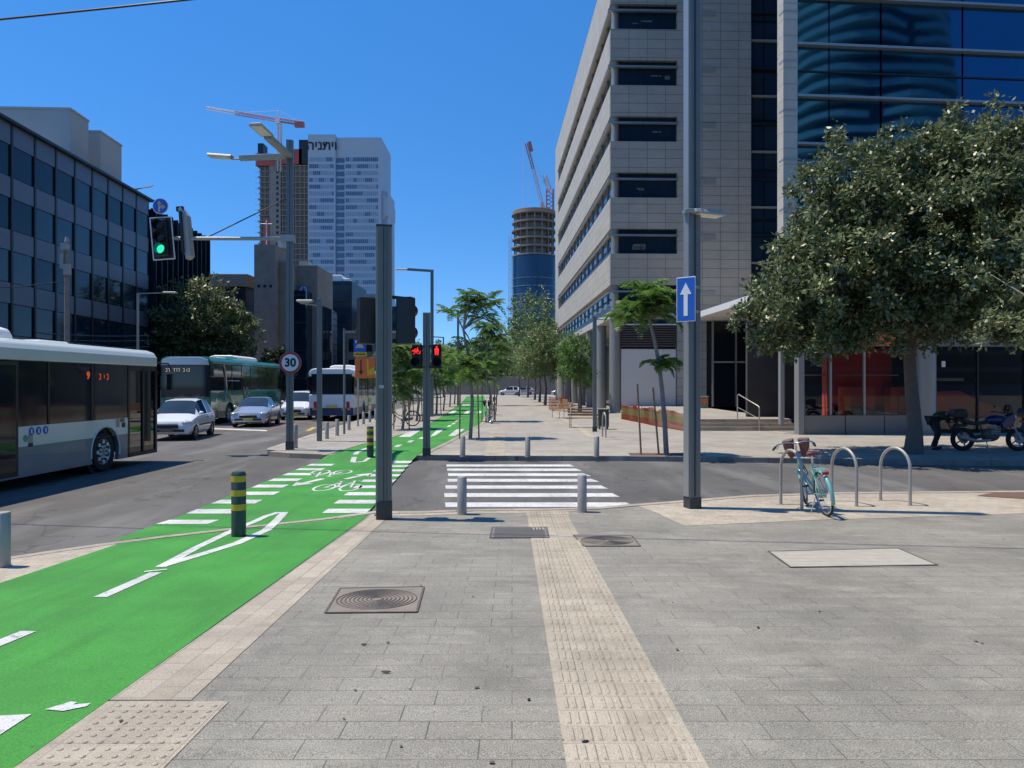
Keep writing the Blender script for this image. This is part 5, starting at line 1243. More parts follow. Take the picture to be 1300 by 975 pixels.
# ---- bike racks
def rack():
    t = thing('bike_rack', None, 'bike rack', (0, 0, 0)); R_ = .3
    pts = [(0, -R_, -.05), (0, -R_, .62)]+[(0, -R_*math.cos(q), .62+.33*math.sin(q)) for q in [PI*i/14 for i in range(1, 14)]]+[(0, R_, .62), (0, R_, -.05)]
    MB().tube(pts, .026, 14).build('hoop', 'steel', t, smooth=True)
    for s in (-R_, R_): MB().lathe([(.045, 0), (.045, .006)], (0, s, 0), 16).build('foot_plate', 'steel', t)
    return t
rk = None
for (a, b, lab) in (((4.60, 12.62), (4.72, 12.08), 'steel hoop rack with the mint bicycle leaning on it'), ((5.63, 13.0), (5.79, 12.44), 'empty steel hoop rack, middle of the three'), ((6.53, 13.05), (6.73, 12.55), 'empty steel hoop rack farthest right of the three')):
    c = ((a[0]+b[0])/2, (a[1]+b[1])/2); rz = math.atan2(b[1]-a[1], b[0]-a[0])+PI/2
    if rk is None: rk = rack(); o = rk
    else: o = copy_tree(rk)
    o.location = (c[0], c[1], zp(c[1])+.004); o.rotation_euler = (0, 0, rz); o['label'] = lab; o['group'] = 'steel hoop racks on the cream paving'
# ---- benches, bin, nets
def bench(px, py, rz, lab):
    x, y = GS(px, py); t = thing('bench', lab, 'bench', (x, y, ZS), rz, 'benches on the right pavement')
    g = MB()
    for i in range(4): g.box(-.75, .75, -.22+i*.115, -.13+i*.115, .42, .46)
    g.build('seat', 'wood', t, bevel=.006); g = MB()
    for i in range(3): g.box(-.75, .75, .25, .28, .52+i*.12, .61+i*.12)
    g.build('backrest', 'wood', t)
    for s in (-1, 1):
        g = MB(); g.tube([(s*.6, -.24, 0), (s*.6, -.24, .62), (s*.6, .1, .64), (s*.6, .28, .9)], .02, 6); g.tube([(s*.6, .24, 0), (s*.6, .24, .45), (s*.6, -.24, .4)], .02, 6); g.build('leg', 'steel', t)
bench(741, 543, R(-12), 'wooden bench beside the double-armed lamp post'); bench(713, 531, R(-60), 'wooden bench behind the first, closer to the orange barrier'); bench(722, 522, R(100), 'small bench farthest back beside the street trees')
x, y = GS(766, 545); t = thing('litter_bin', 'dark grey square litter bin behind the pavement lamp post', 'bin', (x, y, ZS)); MB().box(-.22, .22, -.2, .2, .12, .85).build('body', 'pole_dk', t, bevel=.02); MB().box(-.24, .24, -.22, .22, .85, .9).build('lid', 'galv', t, bevel=.01)
g = MB()
for a in (-.17, .17): g.box(a-.02, a+.02, -.15, .15, 0, .12)
g.build('feet', 'black', t)
o = copy_tree(rk); x, y = GS(767, 555); o.location = (x, y, ZS); o.rotation_euler = (0, 0, R(10)); o['label'] = 'single steel hoop in front of the dark litter bin'; o['group'] = 'steel hoop racks on the cream paving'; o.scale = (1, .7, .95)
x, y = (893-CX)/FPX*46, 46; t = thing('litter_bin', 'small beige bin with an orange top by the lobby wall', 'bin', (x, y, .58)); MB().box(-.25, .25, -.2, .2, 0, .7).build('body', 'conc', t, bevel=.02); MB().box(-.2, .2, -.21, -.19, .35, .58).build('slot', 'orange', t); MB().box(-.27, .27, -.22, .22, .7, .74).build('lid', 'conc_pale', t)
M['net'] = thin_glass('n', (1, 1, 1)); 
def netmat(name, c1, c2):
    m, n, l, p = nmat(name); out = n['Material Output']; tc = n.new('ShaderNodeTexCoord'); sp = n.new('ShaderNodeSeparateXYZ'); l.new(tc.outputs['Object'], sp.inputs[0])
    z = ramp(n, l, sp.outputs[2], .30, .34); z2 = ramp(n, l, sp.outputs[2], .62, .66); a = n.new('ShaderNodeMath'); a.operation = 'SUBTRACT'; l.new(z, a.inputs[0]); l.new(z2, a.inputs[1])
    c = mixc(n, l, c1, c2, a.outputs[0]); l.new(c, p.inputs['Base Color']); p.inputs['Roughness'].default_value = .6
    return m
M['net_or'] = netmat('orange_net', (.50, .15, .08), (.42, .37, .14)); M['net_red'] = netmat('orange_barrier', (.75, .17, .06), (.70, .22, .10))
def netfence(name, pts, h, m, lab, cat):
    base = pts[0]; t = thing(name, lab, cat, (base[0], base[1], ZS)); P = [(x-base[0], y-base[1]) for x, y in resample(pts, .08)]
    g = MB(); k = len(P); nz = 14
    hs = [h*(1-.12*math.sin(i*.09)**2-.05*math.sin(i*.31)) for i in range(k)]
    off = [(.03*math.sin(i*.25), .04*math.sin(i*.17+1)) for i in range(k)]
    V = [[Vector((P[i][0]+off[i][0]*j/nz, P[i][1]+off[i][1]*j/nz, .01+hs[i]*j/nz)) for j in range(nz+1)] for i in range(k)]
    for i in range(0, k): 
        if i % 1 == 0:
            for j in range(nz):
                a, b = V[i][j], V[i][j+1]; g.add([a+Vector((-.012, -.012, 0)), a+Vector((.012, .012, 0)), b+Vector((.012, .012, 0)), b+Vector((-.012, -.012, 0))], [(0, 1, 2, 3)])
    for j in range(nz+1):
        for i in range(k-1):
            a, b = V[i][j], V[i+1][j]; w = Vector((0, 0, .012)); g.add([a-w, b-w, b+w, a+w], [(0, 1, 2, 3)])
    g.build('netting', m, t)
    for i in range(0, k, max(1, k//5)): MB().cyl((P[i][0], P[i][1], 0), (P[i][0], P[i][1], h+.04), .014, n=6).build('stake', 'wood', t)
netfence('safety_net', [((789-CX)/FPX*41, 41.0), ((812-CX)/FPX*37.2, 37.2), ((835-CX)/FPX*33.8, 33.8), ((868-CX)/FPX*30.6, 30.6)], .82, 'net_or', 'sagging orange and yellow safety net in front of the raised terrace', 'safety net')
netfence('safety_net', [((697-CX)/FPX*56, 56), ((712-CX)/FPX*57, 57), ((716-CX)/FPX*64, 64)], .95, 'net_red', 'small orange barrier net around a tree pit farther down the pavement', 'safety net')
# utility pole and lamp on the left, overhead wires
x, y, z = at(85, 307, 34)
t = thing('utility_pole', 'weathered wooden utility pole with fittings in front of the left office block', 'utility pole', (x, y, 0))
MB().cyl((0, 0, 0), (0, 0, z), .13, .10, n=12).build('shaft', 'bark_lt', t, smooth=True)
g = MB(); g.cbox((0, -.15, z-.25), (.3, .25, .3)); g.cbox((.1, -.15, z-1.3), (.25, .22, .5)); g.cbox((-.14, -.1, z-.9), (.16, .2, .7)); g.lathe([(.12, z), (.08, z+.22)], n=8); g.build('fittings', 'galv', t)
MB().tube([(0, 0, z-1.8), (-1.5, -1.5, z-2.3), (-5, -6, z-2.6), (-14, -14, z-2.0)], .02, 5).build('wire', 'black', t)
x, y, z = at(175, 372, 40)
t = thing('street_lamp', 'pale street lamp with a flat arm in front of the left tree', 'street lamp', (x, y, 0)); MB().cyl((0, 0, 0), (0, 0, z), .07, .06, n=10).build('shaft', 'galv', t); MB().beam((0, 0, z-.03), (1.5, 0, z+.02), .06).build('lamp_arm', 'galv', t); lamp_head(t, (1.4, 0, z), R(-90), .7, .3)
# the wire over the plaza whose shadow crosses the paving
pts = []
for i in range(41):
    u = i/40; X = -22+u*50; Yw = 9.7-.16*X; pts.append((X, Yw, 7.50+.018*(X+4.7)+.0012*(X+4.7)**2))
t = MB().tube(pts, .016, 6).build('overhead_cable', 'black'); tag(t, 'black overhead cable sagging across the top left of the sky', 'cable')
# left-side wires in front of the dark building
for k, (ya, yb, Y) in enumerate(((412, 426, 40), (420, 432, 41), (431, 440, 42))):
    a = at(-40, ya, Y-2); b = at(190, yb, Y+12); m_ = [Vector(a).lerp(Vector(b), q/10)-Vector((0, 0, .25*math.sin(PI*q/10))) for q in range(11)]
    t = MB().tube(m_, .02, 5).build('street_cable', 'pole'); tag(t, ['upper', 'middle', 'lowest'][k]+' of three thin cables running behind the near bus roof', 'cable', 'cables behind the near bus')
# loose stones and litter on the paving
for k, (px, py, lab) in enumerate(((154, 918, 'small dark stone on the domed tactile slabs'), (462, 820, 'curled dry leaf on the grey paving left of the tactile strip'), (490, 855, 'dark twig on the grey paving near the bottom'))):
    x, y = GP(px, py); o = MB().ell((0, 0, .008), (.012+.01*k, .008, .008), 8, 5).build(('stone', 'dry_leaf', 'twig')[k], 'bark'); o.location = (x, y, zp(y)+.004); tag(o, lab, ('stone', 'leaf', 'twig')[k])
rr = random.Random(11)
for k in range(26):
    y = 3.4+rr.random()**1.4*6.5; x = rr.uniform(-1.7, 5.5)*(y/7); s_ = rr.uniform(.004, .011)
    o = MB().ell((0, 0, s_*.4), (s_*rr.uniform(1, 2.2), s_, s_*.5), 7, 4).build('stone' if k % 2 else 'dry_leaf', 'bark' if k % 3 else 'black'); o.location = (x, y, zp(y)+.005); o.rotation_euler = (0, 0, rr.random()*3); tag(o, 'tiny dark speck of grit or dry leaf lying on the grey plaza paving', 'debris', 'specks of grit on the grey paving')

# ================================================================ trees
M['leaf_big'] = leafmat('leaf_glossy', (.03, .048, .02), (.30, .35, .15), .20, .40)
M['leaf_pale'] = leafmat('leaf_pale', (.07, .10, .03), (.26, .28, .13), .25, .45)
M['leaf_olive'] = leafmat('leaf_olive', (.08, .13, .035), (.27, .34, .14), .25, .5)
M['leaf_fresh'] = leafmat('leaf_fresh', (.06, .15, .025), (.19, .32, .07), .42, .5)
M['leaf_frond'] = leafmat('leaf_frond', (.06, .14, .035), (.19, .31, .09), .42, .5)
M['leaf_dark'] = leafmat('leaf_dark', (.012, .03, .014), (.06, .085, .04), .15, .45)
def quads(name, V, tint, m, parent):
    """V: (n,4,3) array -> one mesh of n leaf faces"""
    n = len(V); me = bpy.data.meshes.new(name); me.vertices.add(n*4); me.vertices.foreach_set('co', V.reshape(-1).astype(np.float32))
    me.loops.add(n*4); me.loops.foreach_set('vertex_index', np.arange(n*4, dtype=np.int32)); me.polygons.add(n)
    me.polygons.foreach_set('loop_start', np.arange(0, n*4, 4, dtype=np.int32)); me.polygons.foreach_set('loop_total', np.full(n, 4, dtype=np.int32))
    at_ = me.attributes.new('tint', 'FLOAT', 'FACE'); at_.data.foreach_set('value', tint.astype(np.float32)); me.update(calc_edges=True)
    me.materials.append(M[m]); o = bpy.data.objects.new(name, me); COL.objects.link(o)
    if parent: o.parent = parent
    return o
def leafquads(rng, c, d, L, W_, nt=None):
    """diamond leaves: centre c, direction d (n,3)"""
    n = len(c); d = d/np.linalg.norm(d, axis=1, keepdims=True); r = rng.normal(size=(n, 3)) if nt is None else nt; s = np.cross(d, r); s /= np.linalg.norm(s, axis=1, keepdims=True)+1e-9
    L = L*(.7+.6*rng.random((n, 1))); W_ = W_*(.7+.6*rng.random((n, 1))); nrm = np.cross(d, s)
    return np.stack([c-d*L/2, c+s*W_/2+nrm*W_*.15, c+d*L/2, c-s*W_/2+nrm*W_*.15], 1)
def crown_points(rng, ells, n, shell=.55):
    vol = np.array([e[3]*e[4]*e[5] for e in ells])**(2/3); pick = rng.choice(len(ells), n, p=vol/vol.sum()); E = np.array(ells)[pick]
    u = rng.normal(size=(n, 3)); u /= np.linalg.norm(u, axis=1, keepdims=True); r = shell+(1-shell)*rng.random((n, 1))**.6
    w = 1+.10*np.sin(u[:, :1]*7+E[:, :1])+.10*np.sin(u[:, 2:3]*9+u[:, 1:2]*6)
    return E[:, :3]+u*r*w*E[:, 3:6]
def tree(label, loc, ells, trunk, nclump, nleaf, cr, L, W_, m, seed, name='tree', bark='bark', group=None, nb=10, r0=.16, cat='tree', inner=.0, droop=0.):
    """ells and trunk path are relative to the foot of the tree"""
    rng = np.random.default_rng(seed); t = thing(name, label, cat, loc, 0, group)
    tp = [Vector(p) for p in trunk]; k = len(tp); g = MB(); g.tube(tp, [r0*(1-.5*i/(k-1))*(1.25 if i == 0 else 1) for i in range(k)], 12)
    C = crown_points(rng, ells, nclump)
    for i in range(nb):
        e = C[rng.integers(nclump)]; s = tp[-1].lerp(tp[-2], rng.random()*.6); e = Vector(e); mid = s.lerp(e, .5)+Vector((0, 0, .12*(e-s).length)); g.tube([s, mid, e], [r0*.45, r0*.25, r0*.06], 6)
    tr = g.build('trunk', bark, t, smooth=60)
    if inner: C = np.concatenate([C, crown_points(rng, ells, int(nclump*inner), .1)])
    n = len(C)*nleaf; cc = np.repeat(C, nleaf, 0); u = rng.normal(size=(n, 3)); u /= np.linalg.norm(u, axis=1, keepdims=True)
    sz = np.repeat(.6+.8*rng.random((len(C), 1)), nleaf, 0)
    p = cc+u*cr*sz*(.25+.75*rng.random((n, 1))); d = u+.5*rng.normal(size=(n, 3)); d[:, 2] -= droop
    ct = np.repeat(rng.random(len(C)), nleaf); tint = np.clip(.25+.5*ct*.6+.55*(rng.random(n)-.4), 0, 1)
    nt = u*.8+np.array([-.25, 0, .9])+.45*rng.normal(size=(n, 3)); quads('crown', leafquads(rng, p, d, L, W_, nt), tint, m, t); return t
def frond_tree(label, loc, trunk, tips, seed, nf=11, FL=.75, m='leaf_frond', r0=.05, group=None, cat='tree', bark='bark_lt', dens=12, name='feathery_tree'):
    """thin trunk, fronds radiating from branch tips, each a curved rib with hanging leaflets"""
    rng = np.random.default_rng(seed); t = thing(name, label, cat, loc, 0, group); tp = [Vector(p) for p in trunk]; k = len(tp)
    g = MB(); g.tube(tp, [r0*(1-.45*i/(k-1)) for i in range(k)], 8)
    ribs = MB(); Q = []; T = []
    for (x, y, z, s) in tips:
        tip = Vector((x, y, z)); st = tp[-1] if z > tp[-1].z else min(tp, key=lambda q: (q-tip).length); g.tube([st, st.lerp(tip, .5)+Vector((0, 0, .05)), tip], [r0*.5, r0*.35, r0*.2], 5)
        for f in range(nf):
            a = 2*PI*f/nf+rng.random()*.5; L = FL*s*(.75+.5*rng.random()); up = -.1+1.25*rng.random(); dr = .45+.7*rng.random(); pts = []
            for i in range(7):
                q = i/6; pts.append(tip+Vector((math.cos(a)*L*q, math.sin(a)*L*q, L*(up*q-dr*q*q))))
            ribs.tube(pts, [.008]*6+[.003], 3, cap=False)
            dirr = Vector((math.cos(a), math.sin(a), 0)); sd = Vector((-math.sin(a), math.cos(a), 0))
            for i in range(int(dens*1.7)):
                q = .12+.88*i/int(dens*1.7); b = q*6; i0 = min(int(b), 5); c = pts[i0].lerp(pts[i0+1], b-i0); pl = L*.34*math.sin(PI*min(1, q*.85+.12))+.03
                for sg in (-1, 1):
                    e = c+(sd*sg*.9+dirr*.45)*pl+Vector((0, 0, -.28*pl)); e += Vector(rng.normal(size=3))*.10*pl; w = dirr*pl*.10+Vector((0, 0, .012)); mid = c.lerp(e, .5)+Vector((0, 0, .06*pl))
                    Q.append([c, mid+w, e, mid-w]); T.append(np.clip(.45+.5*(rng.random()-.5)+.3*q, 0, 1))
    g.build('trunk', bark, t, smooth=60); ribs.build('ribs', 'leaf_stem', t)
    quads('crown', np.array([[tuple(v) for v in q] for q in Q]), np.array(T), m, t); return t
M['leaf_stem'] = mat('leaf_stem', (.12, .2, .05), .6)
def stakes(par_loc, offs, h, lab, grp='timber stakes beside young trees'):
    for i, (dx, dy, lx) in enumerate(offs):
        o = MB().tube([(0, 0, 0), (lx, 0, h*(1-.05*i))], .028, 7).build('tree_stake', 'wood'); o.location = (par_loc[0]+dx, par_loc[1]+dy, par_loc[2]); tag(o, lab[i], 'stake', grp)
# big tree on the right
x, y = GS(1160, 576)
tree('large dark glossy-leaved tree with a straight trunk in front of the orange shop', (x, y, ZS),
     [(.0, 0, 6.1, 3.3, 3.2, 3.0), (-1.7, -.1, 5.2, 2.4, 2.6, 2.5), (-3.2, -.3, 3.95, 1.9, 1.9, 1.35), (2.6, 0, 6.2, 3.0, 3.0, 3.0), (.4, -.5, 4.5, 2.9, 2.6, 1.2), (3.4, -.2, 4.4, 2.6, 2.4, 1.3), (.8, 0, 7.3, 2.2, 2.2, 1.95)],
     [(0, 0, 0), (.03, 0, .8), (-.05, .02, 1.8), (-.12, 0, 2.6), (-.05, 0, 3.4), (0, 0, 4.6)], 1500, 66, .34, .155, .082, 'leaf_big', 3, name='street_tree', r0=.21, nb=18, inner=.35)
# paler tree at the right edge, rooted in the soil bed
tree('paler green tree rooted in the soil bed, its branches entering at the right edge', (10.3, 13.6, .03),
     [(-.2, 0, 4.0, 1.9, 1.7, 1.5), (-1.15, -.3, 2.95, .95, .9, .42), (.3, 0, 5.2, 1.2, 1.4, .9), (-.45, -.2, 1.95, .42, .4, .28), (1.2, 0, 4.2, 1.6, 1.5, 1.6)],
     [(0, 0, 0), (.02, 0, 1), (0, 0, 2.2), (-.1, 0, 3.2)], 240, 26, .17, .11, .045, 'leaf_pale', 5, name='street_tree', bark='bark_lt', r0=.1, nb=14)
# large tree on the far left
tree('dense dark round tree on the left pavement above the coach', (-25.0, 59, ZS), [(0, 0, 7.0, 3.8, 3.2, 3.4), (-1.8, 0, 5.6, 3.0, 3, 2.4), (2.0, 0, 5.8, 2.6, 3, 2.6), (2.4, 0, 3.8, 2.2, 2, 1.6), (-2, 0, 3.6, 2.3, 2, 1.6)], [(0, 0, 0), (.1, 0, 2), (0, 0, 4.6)], 800, 22, .5, .34, .16, 'leaf_big', 9, name='street_tree', r0=.3, inner=.4)
tree('dark hedge-like tree between the coach and the left tree', (-19.5, 62, ZS), [(0, 0, 3.2, 1.6, 1.6, 1.9)], [(0, 0, 0), (0, 0, 2)], 130, 20, .4, .3, .14, 'leaf_dark', 10, name='street_tree', r0=.15, nb=4, inner=.3)
# young feathery tree by the near lamp post
x, y = GS(846, 577)
frond_tree('young feathery tree with two stakes, leaning in the pit by the far kerb', (x, y, ZS), [(0, 0, 0), (-.04, 0, .8), (-.12, 0, 1.8), (-.22, 0, 2.6), (-.36, 0, 3.3), (-.48, 0, 3.75)],
    [(-.55, 0, 4.0, 1.05), (-.95, .1, 4.05, 1), (-.2, -.1, 4.25, 1), (-.6, .2, 4.55, .95), (-1.1, 0, 3.75, .9), (-.1, .1, 3.85, .9), (-.45, -.3, 4.3, 1), (-.30, 0, 4.6, .7), (-.35, 0, 2.55, .62), (.15, 0, 2.6, .55), (-.1, -.1, 2.45, .5)], 2, nf=11, FL=.68, m='leaf_fresh', r0=.075, dens=14)
stakes((x, y, ZS), ((-.72, -.1, -.1), (-.22, -.05, -.16)), 1.95, ('wooden stake standing alone just left of the near young tree', 'wooden stake tied close to the near young tree trunk'))
q = [(x-1.05, y-.35), (x+1.0, y-.35), (x+.85, y+.35), (x-1.0, y+.35)]
sheet('tree_pit', q, flat(ZS), .012, 'soil', breaks=())
for i in range(8):
    pass
# rows along the lane
specs = [ # px, basepy, height, spread, kind, label
 (597, 557, 5.4, 1.15, 'f', 'tallest feathery young tree beside the lane, between two tall stakes'),
 (621, 535, 5.3, 1.2, 'f', 'feathery tree with a slanting trunk behind the tallest one'),
 (511, 545, 3.8, .9, 'f', 'small feathery tree on the island just right of the front square pole'),
 (529, 534, 4.2, 1.0, 'f', 'feathery island tree behind the parked bicycle on the left'),
 (519, 527, 4.6, 1.1, 'f', 'feathery island tree left of the first street lamp'),
 (554, 526, 4.6, 1.2, 'f', 'feathery island tree just right of the first street lamp'),
 (563, 521, 4.8, 1.2, 'f', 'bushy feathery tree in the middle of the median row'),
 (571, 516.5, 5.2, 1.35, 'f', 'feathery tree farther up the median row near the second lamp'),
 (577, 513, 5.6, 1.5, 'f', 'feathery tree close behind the second street lamp'),
 (584, 509.5, 6.0, 1.7, 'f', 'distant feathery tree near the end of the median row'),
 (540, 513, 5.0, 1.6, 'f', 'feathery tree on the far side of the median near the small white car'),
 (630, 515, 6.2, 1.5, 'f', 'bright feathery tree at the far right of the lane'),
]
for i, (px, by, h, sp, kind, lab) in enumerate(specs):
    x, y = GS(px, by); rnd = random.Random(i+20); tips = []
    nt = 14 if y < 45 else 15
    for k in range(nt):
        a = 2*PI*k/nt+rnd.random(); rr = sp*(.25+.75*rnd.random()); z = h*(.42+.54*rnd.random())-.2*rr
        tips.append((rr*math.cos(a)*.75, rr*math.sin(a)*.75, z, .8+.5*rnd.random()))
    tips.append((0, 0, h-.3, 1))
    lx = -.25 if i != 1 else -.6
    frond_tree(lab, (x, y, ZS), [(0, 0, 0), (.04+.1*rnd.random(), 0, h*.25), (lx*rnd.random(), .1, h*.5), (lx, 0, h*.72)], tips, 30+i, nf=9 if y < 45 else 8, FL=.6 if y < 45 else .78, r0=.06+.015*rnd.random(), group='young trees along the cycle lane', m='leaf_frond' if i % 3 else 'leaf_fresh', dens=10 if y < 40 else 7)
    if i < 6:
        nm = ('tallest feathery tree', 'slanting feathery tree', 'small island tree by the front pole', 'island tree by the parked bicycle', 'island tree left of the first lamp', 'island tree right of the first lamp')[i]
        stakes((x, y, ZS), ((-.38, 0, .03), (.32, -.2, -.06)), 2.5 if i < 2 else 1.9, ('left timber stake of the '+nm, 'right timber stake of the '+nm))
# right-hand row of leafy trees
rt = [(692, 514.5, 8.0, 2.0, 'nearest olive-green tree of the row left of the stone office'), (685, 510.5, 8.6, 2.3, 'second olive-green tree of the row left of the stone office'), (679, 507.5, 9.0, 2.4, 'third olive-green tree of the row, partly hidden'), (670, 504.5, 9.4, 2.6, 'fourth olive-green tree of the row, partly hidden'), (659, 503, 9.0, 2.6, 'farthest olive-green tree of the row, at its left end')]
for i, (px, by, h, r, lab) in enumerate(rt):
    x, y = GS(px, by)
    tree(lab, (x, y, ZS), [(0, 0, h*.66, r*.9, r, h*.30), (-r*.4, 0, h*.52, r*.8, r*.8, h*.22), (r*.25, 0, h*.8, r*.6, r*.7, h*.17), (r*.3, 0, h*.5, r*.6, r*.7, h*.2)], [(0, 0, 0), (.1, 0, h*.2), (-.15, 0, h*.42), (0, 0, h*.6)], 260, 20, .42, .26, .11, 'leaf_olive', 50+i, name='street_tree', group='leafy trees along the right pavement', r0=.12, nb=10)
x, y = (736-CX)/FPX*50, 50
tree('fresh green tree with a dark trunk behind the pavement lamp post', (x, y, ZS), [(-.2, 0, 4.1, 1.15, 1.1, 1.3), (-.5, 0, 3.0, 1.0, 1, .95), (.3, 0, 2.7, .9, .9, .95), (-.6, 0, 4.6, .7, .8, .8)], [(0, 0, 0), (.05, 0, 1), (0, 0, 2.2), (-.1, 0, 3.4)], 200, 22, .28, .2, .07, 'leaf_fresh', 70, name='street_tree', r0=.13, nb=8, droop=.4)
x, y = (724-CX)/FPX*62, 62
tree('second fresh green tree farther along, left of the dark trunk', (x, y, ZS), [(0, 0, 4.6, 1.3, 1.3, 1.5), (.2, 0, 3.3, 1.2, 1.2, 1.1)], [(0, 0, 0), (0, 0, 1.4), (0, 0, 3.2)], 150, 22, .32, .22, .08, 'leaf_fresh', 71, name='street_tree', r0=.11, nb=8, droop=.4)
# trees beyond the end wall
bg_ = [(681, 150, 22, 6.0, 'leaf_olive', 'tall dark tree beyond the wall, rising beside the stone office'), (655, 158, 15, 6, 'leaf_olive', 'broad tree beyond the wall left of the tall one'), (628, 150, 12, 5, 'leaf_fresh', 'green tree beyond the wall above the end of the lane'), (600, 146, 11, 5, 'leaf_dark', 'dark tree beyond the wall behind the median row'), (572, 150, 11, 5, 'leaf_olive', 'olive tree beyond the wall, left of the dark one'), (540, 160, 12, 5.5, 'leaf_dark', 'dark round tree beyond the street, right of the grey building'), (505, 165, 12, 5.5, 'leaf_olive', 'olive tree beyond the street just right of the front pole')]
for i, (px, Y, h, r, m, lab) in enumerate(bg_):
    x = (px-CX)/FPX*Y
    tree(lab, (x, Y, 0), [(0, 0, h*.62, r, r, h*.36), (-r*.5, 0, h*.5, r*.7, r, h*.3), (r*.5, 0, h*.45, r*.7, r, h*.3)], [(0, 0, 0), (0, 0, h*.5)], 330, 18, 1.0, .62, .3, m, 90+i, name='street_tree', group='trees beyond the far wall', r0=.35, nb=4, inner=.25)
# ================================================================ bicycle, motorcycle, person
M['mint'] = mat('mint_paint', (.22, .50, .44), .3, .1, var=.06, coat=.5)
M['brown_leather'] = mat('brown_leather', (.17, .065, .045), .6, var=.25, scale=15, bump=.3)
M['saddle_red'] = mat('saddle_brown', (.22, .07, .055), .5, var=.15)
def bicycle(label, loc, rot):
    """local: +y forward, rear contact at the origin, wheelbase 1.12"""
    t = thing('bicycle', label, 'bicycle', loc, rot=rot); r = .35
    for (n_, y, st) in (('w', 0, 0), ('f', 1.12, 0)):
        w = bpy.data.objects.new('wheel', None); COL.objects.link(w); w.parent = t; w.location = (0, y, r); w.rotation_euler = (0, 0, st)
        ring = lambda rr: [(0, rr*math.cos(q), rr*math.sin(q)) for q in [2*PI*i/40 for i in range(40)]]
        MB().tube(ring(r-.018), .019, 8, closed=True).build('tyre', 'rubber', w, smooth=True); MB().tube(ring(r-.042), .011, 6, closed=True).build('rim', 'chrome', w, smooth=True)
        g = MB()
        for i in range(28):
            a = 2*PI*i/28; g.tube([(.025*(-1)**i, .02*math.cos(a+1), .02*math.sin(a+1)), (0, (r-.045)*math.cos(a), (r-.045)*math.sin(a))], .0016, 3, cap=False)
        g.build('spokes', 'galv', w); MB().cyl((-.05, 0, 0), (.05, 0, 0), .022, n=12).build('hub', 'chrome', w)
    def fender(y, a0, a1, w):
        g = MB(); n = 22; V = []; rr = r+.022
        for i in range(n+1):
            q = a0+(a1-a0)*i/n
            for j in range(6):
                u = -1+2*j/5; h = rr-.012*u*u*1.6; V.append((u*w, y+h*math.cos(q), r+h*math.sin(q)))
        g.add(V, [(i*6+j, i*6+j+1, (i+1)*6+j+1, (i+1)*6+j) for i in range(n) for j in range(5)]); o = g.build('fender', 'mint', t, smooth=True)
        m_ = o.modifiers.new('s', 'SOLIDIFY'); m_.thickness = .003; return o
    fender(0, R(30), R(200), .032); FR = fender(1.12, R(20), R(160), .034)
    g = MB(); BB = (0, .46, .29); HT = (0, .93, .66); HTt = (0, .90, .86); ST = (0, .27, .80)
    g.tube([HT, (0, .72, .42), BB], .021, 10); g.tube([(0, .91, .76), (0, .66, .52), (0, .42, .42)], .018, 8)
    g.tube([BB, ST], .018, 8); g.tube([HT, HTt], .024, 10)
    for s in (-1, 1): g.tube([(0, .45, .29), (s*.055, .0, r)], .010, 6); g.tube([(s*.02, .29, .70), (s*.055, 0, r)], .008, 6)
    g.build('frame', 'mint', t, smooth=60)
    g = MB()
    for s in (-1, 1): g.tube([(s*.03, .92, .66), (s*.05, 1.0, .5), (s*.052, 1.12, r)], .011, 6)
    g.build('fork', 'mint', t, smooth=60)
    g = MB(); g.tube([HTt, (0, .885, 1.06)], .014, 8)
    g.tube([(-.31, .66, 1.06), (-.27, .78, 1.09), (-.14, .90, 1.10), (0, .93, 1.07), (.14, .90, 1.10), (.27, .78, 1.09), (.31, .66, 1.06)], .012, 8); g.build('handlebar', 'chrome', t, smooth=60)
    for s in (-1, 1):
        MB().tube([(s*.30, .70, 1.07), (s*.325, .57, 1.045)], .019, 8).build('grip', 'black', t); MB().tube([(s*.26, .80, 1.06), (s*.285, .68, 1.03)], .006, 5).build('brake_lever', 'galv', t)
        MB().prism([(s*.03, .17), (s*.22, .15), (s*.20, .0), (s*.12, -.17), (s*.06, -.15)], -.07, .07, 'Y').build('bag', 'brown_leather', t, loc=(0, 1.0, .98), bevel=.035, seg=3) 
    g = MB(); g.tube([(0, .27, .8), (0, .24, .93)], .013, 8); g.build('seat_post', 'chrome', t)
    sd = MB(); ns = []
    for i in range(9):
        q = i/8; y = .42-.28*q; w = .022+.085*min(1, max(0, (q-.25)/.6))**1.2; z = .955+.012*q; ns.append((y, w, z))
    V = [];
    for (y, w, z) in ns:
        for j in range(10):
            a = 2*PI*j/10; V.append((w*math.cos(a), y, z+.024*math.sin(a)*(1 if math.sin(a) > 0 else 1.3)))
    sd.add(V, [(i*10+j, i*10+(j+1) % 10, (i+1)*10+(j+1) % 10, (i+1)*10+j) for i in range(8) for j in range(10)]+[tuple(range(10)), tuple(range(80, 90))]); sd.build('saddle', 'saddle_red', t, smooth=60)
    g = MB()
    for s in (-1, 0, 1): g.tube([(s*.055, .22, .74), (s*.055, -.2, .75)], .006, 5)
    for y in (.2, .05, -.1, -.2): g.tube([(-.06, y, .745), (.06, y, .745)], .006, 5)
    for s in (-1, 1): g.tube([(s*.06, -.1, .745), (s*.062, 0, r)], .006, 5); g.tube([(s*.06, .1, .745), (s*.062, 0, r)], .005, 5)
    g.build('rear_rack', 'mint', t)
    MB().cbox((0, -.22, .70), (.10, .035, .05)).build('tail_light', 'lamp_red', t, bevel=.008)
    MB().prism([(.02, .28), (.0, .40), (.38, .38), (.55, .33), (.55, .25), (.4, .22)], .035, .05, 'X').build('chain_guard', 'mint', t)
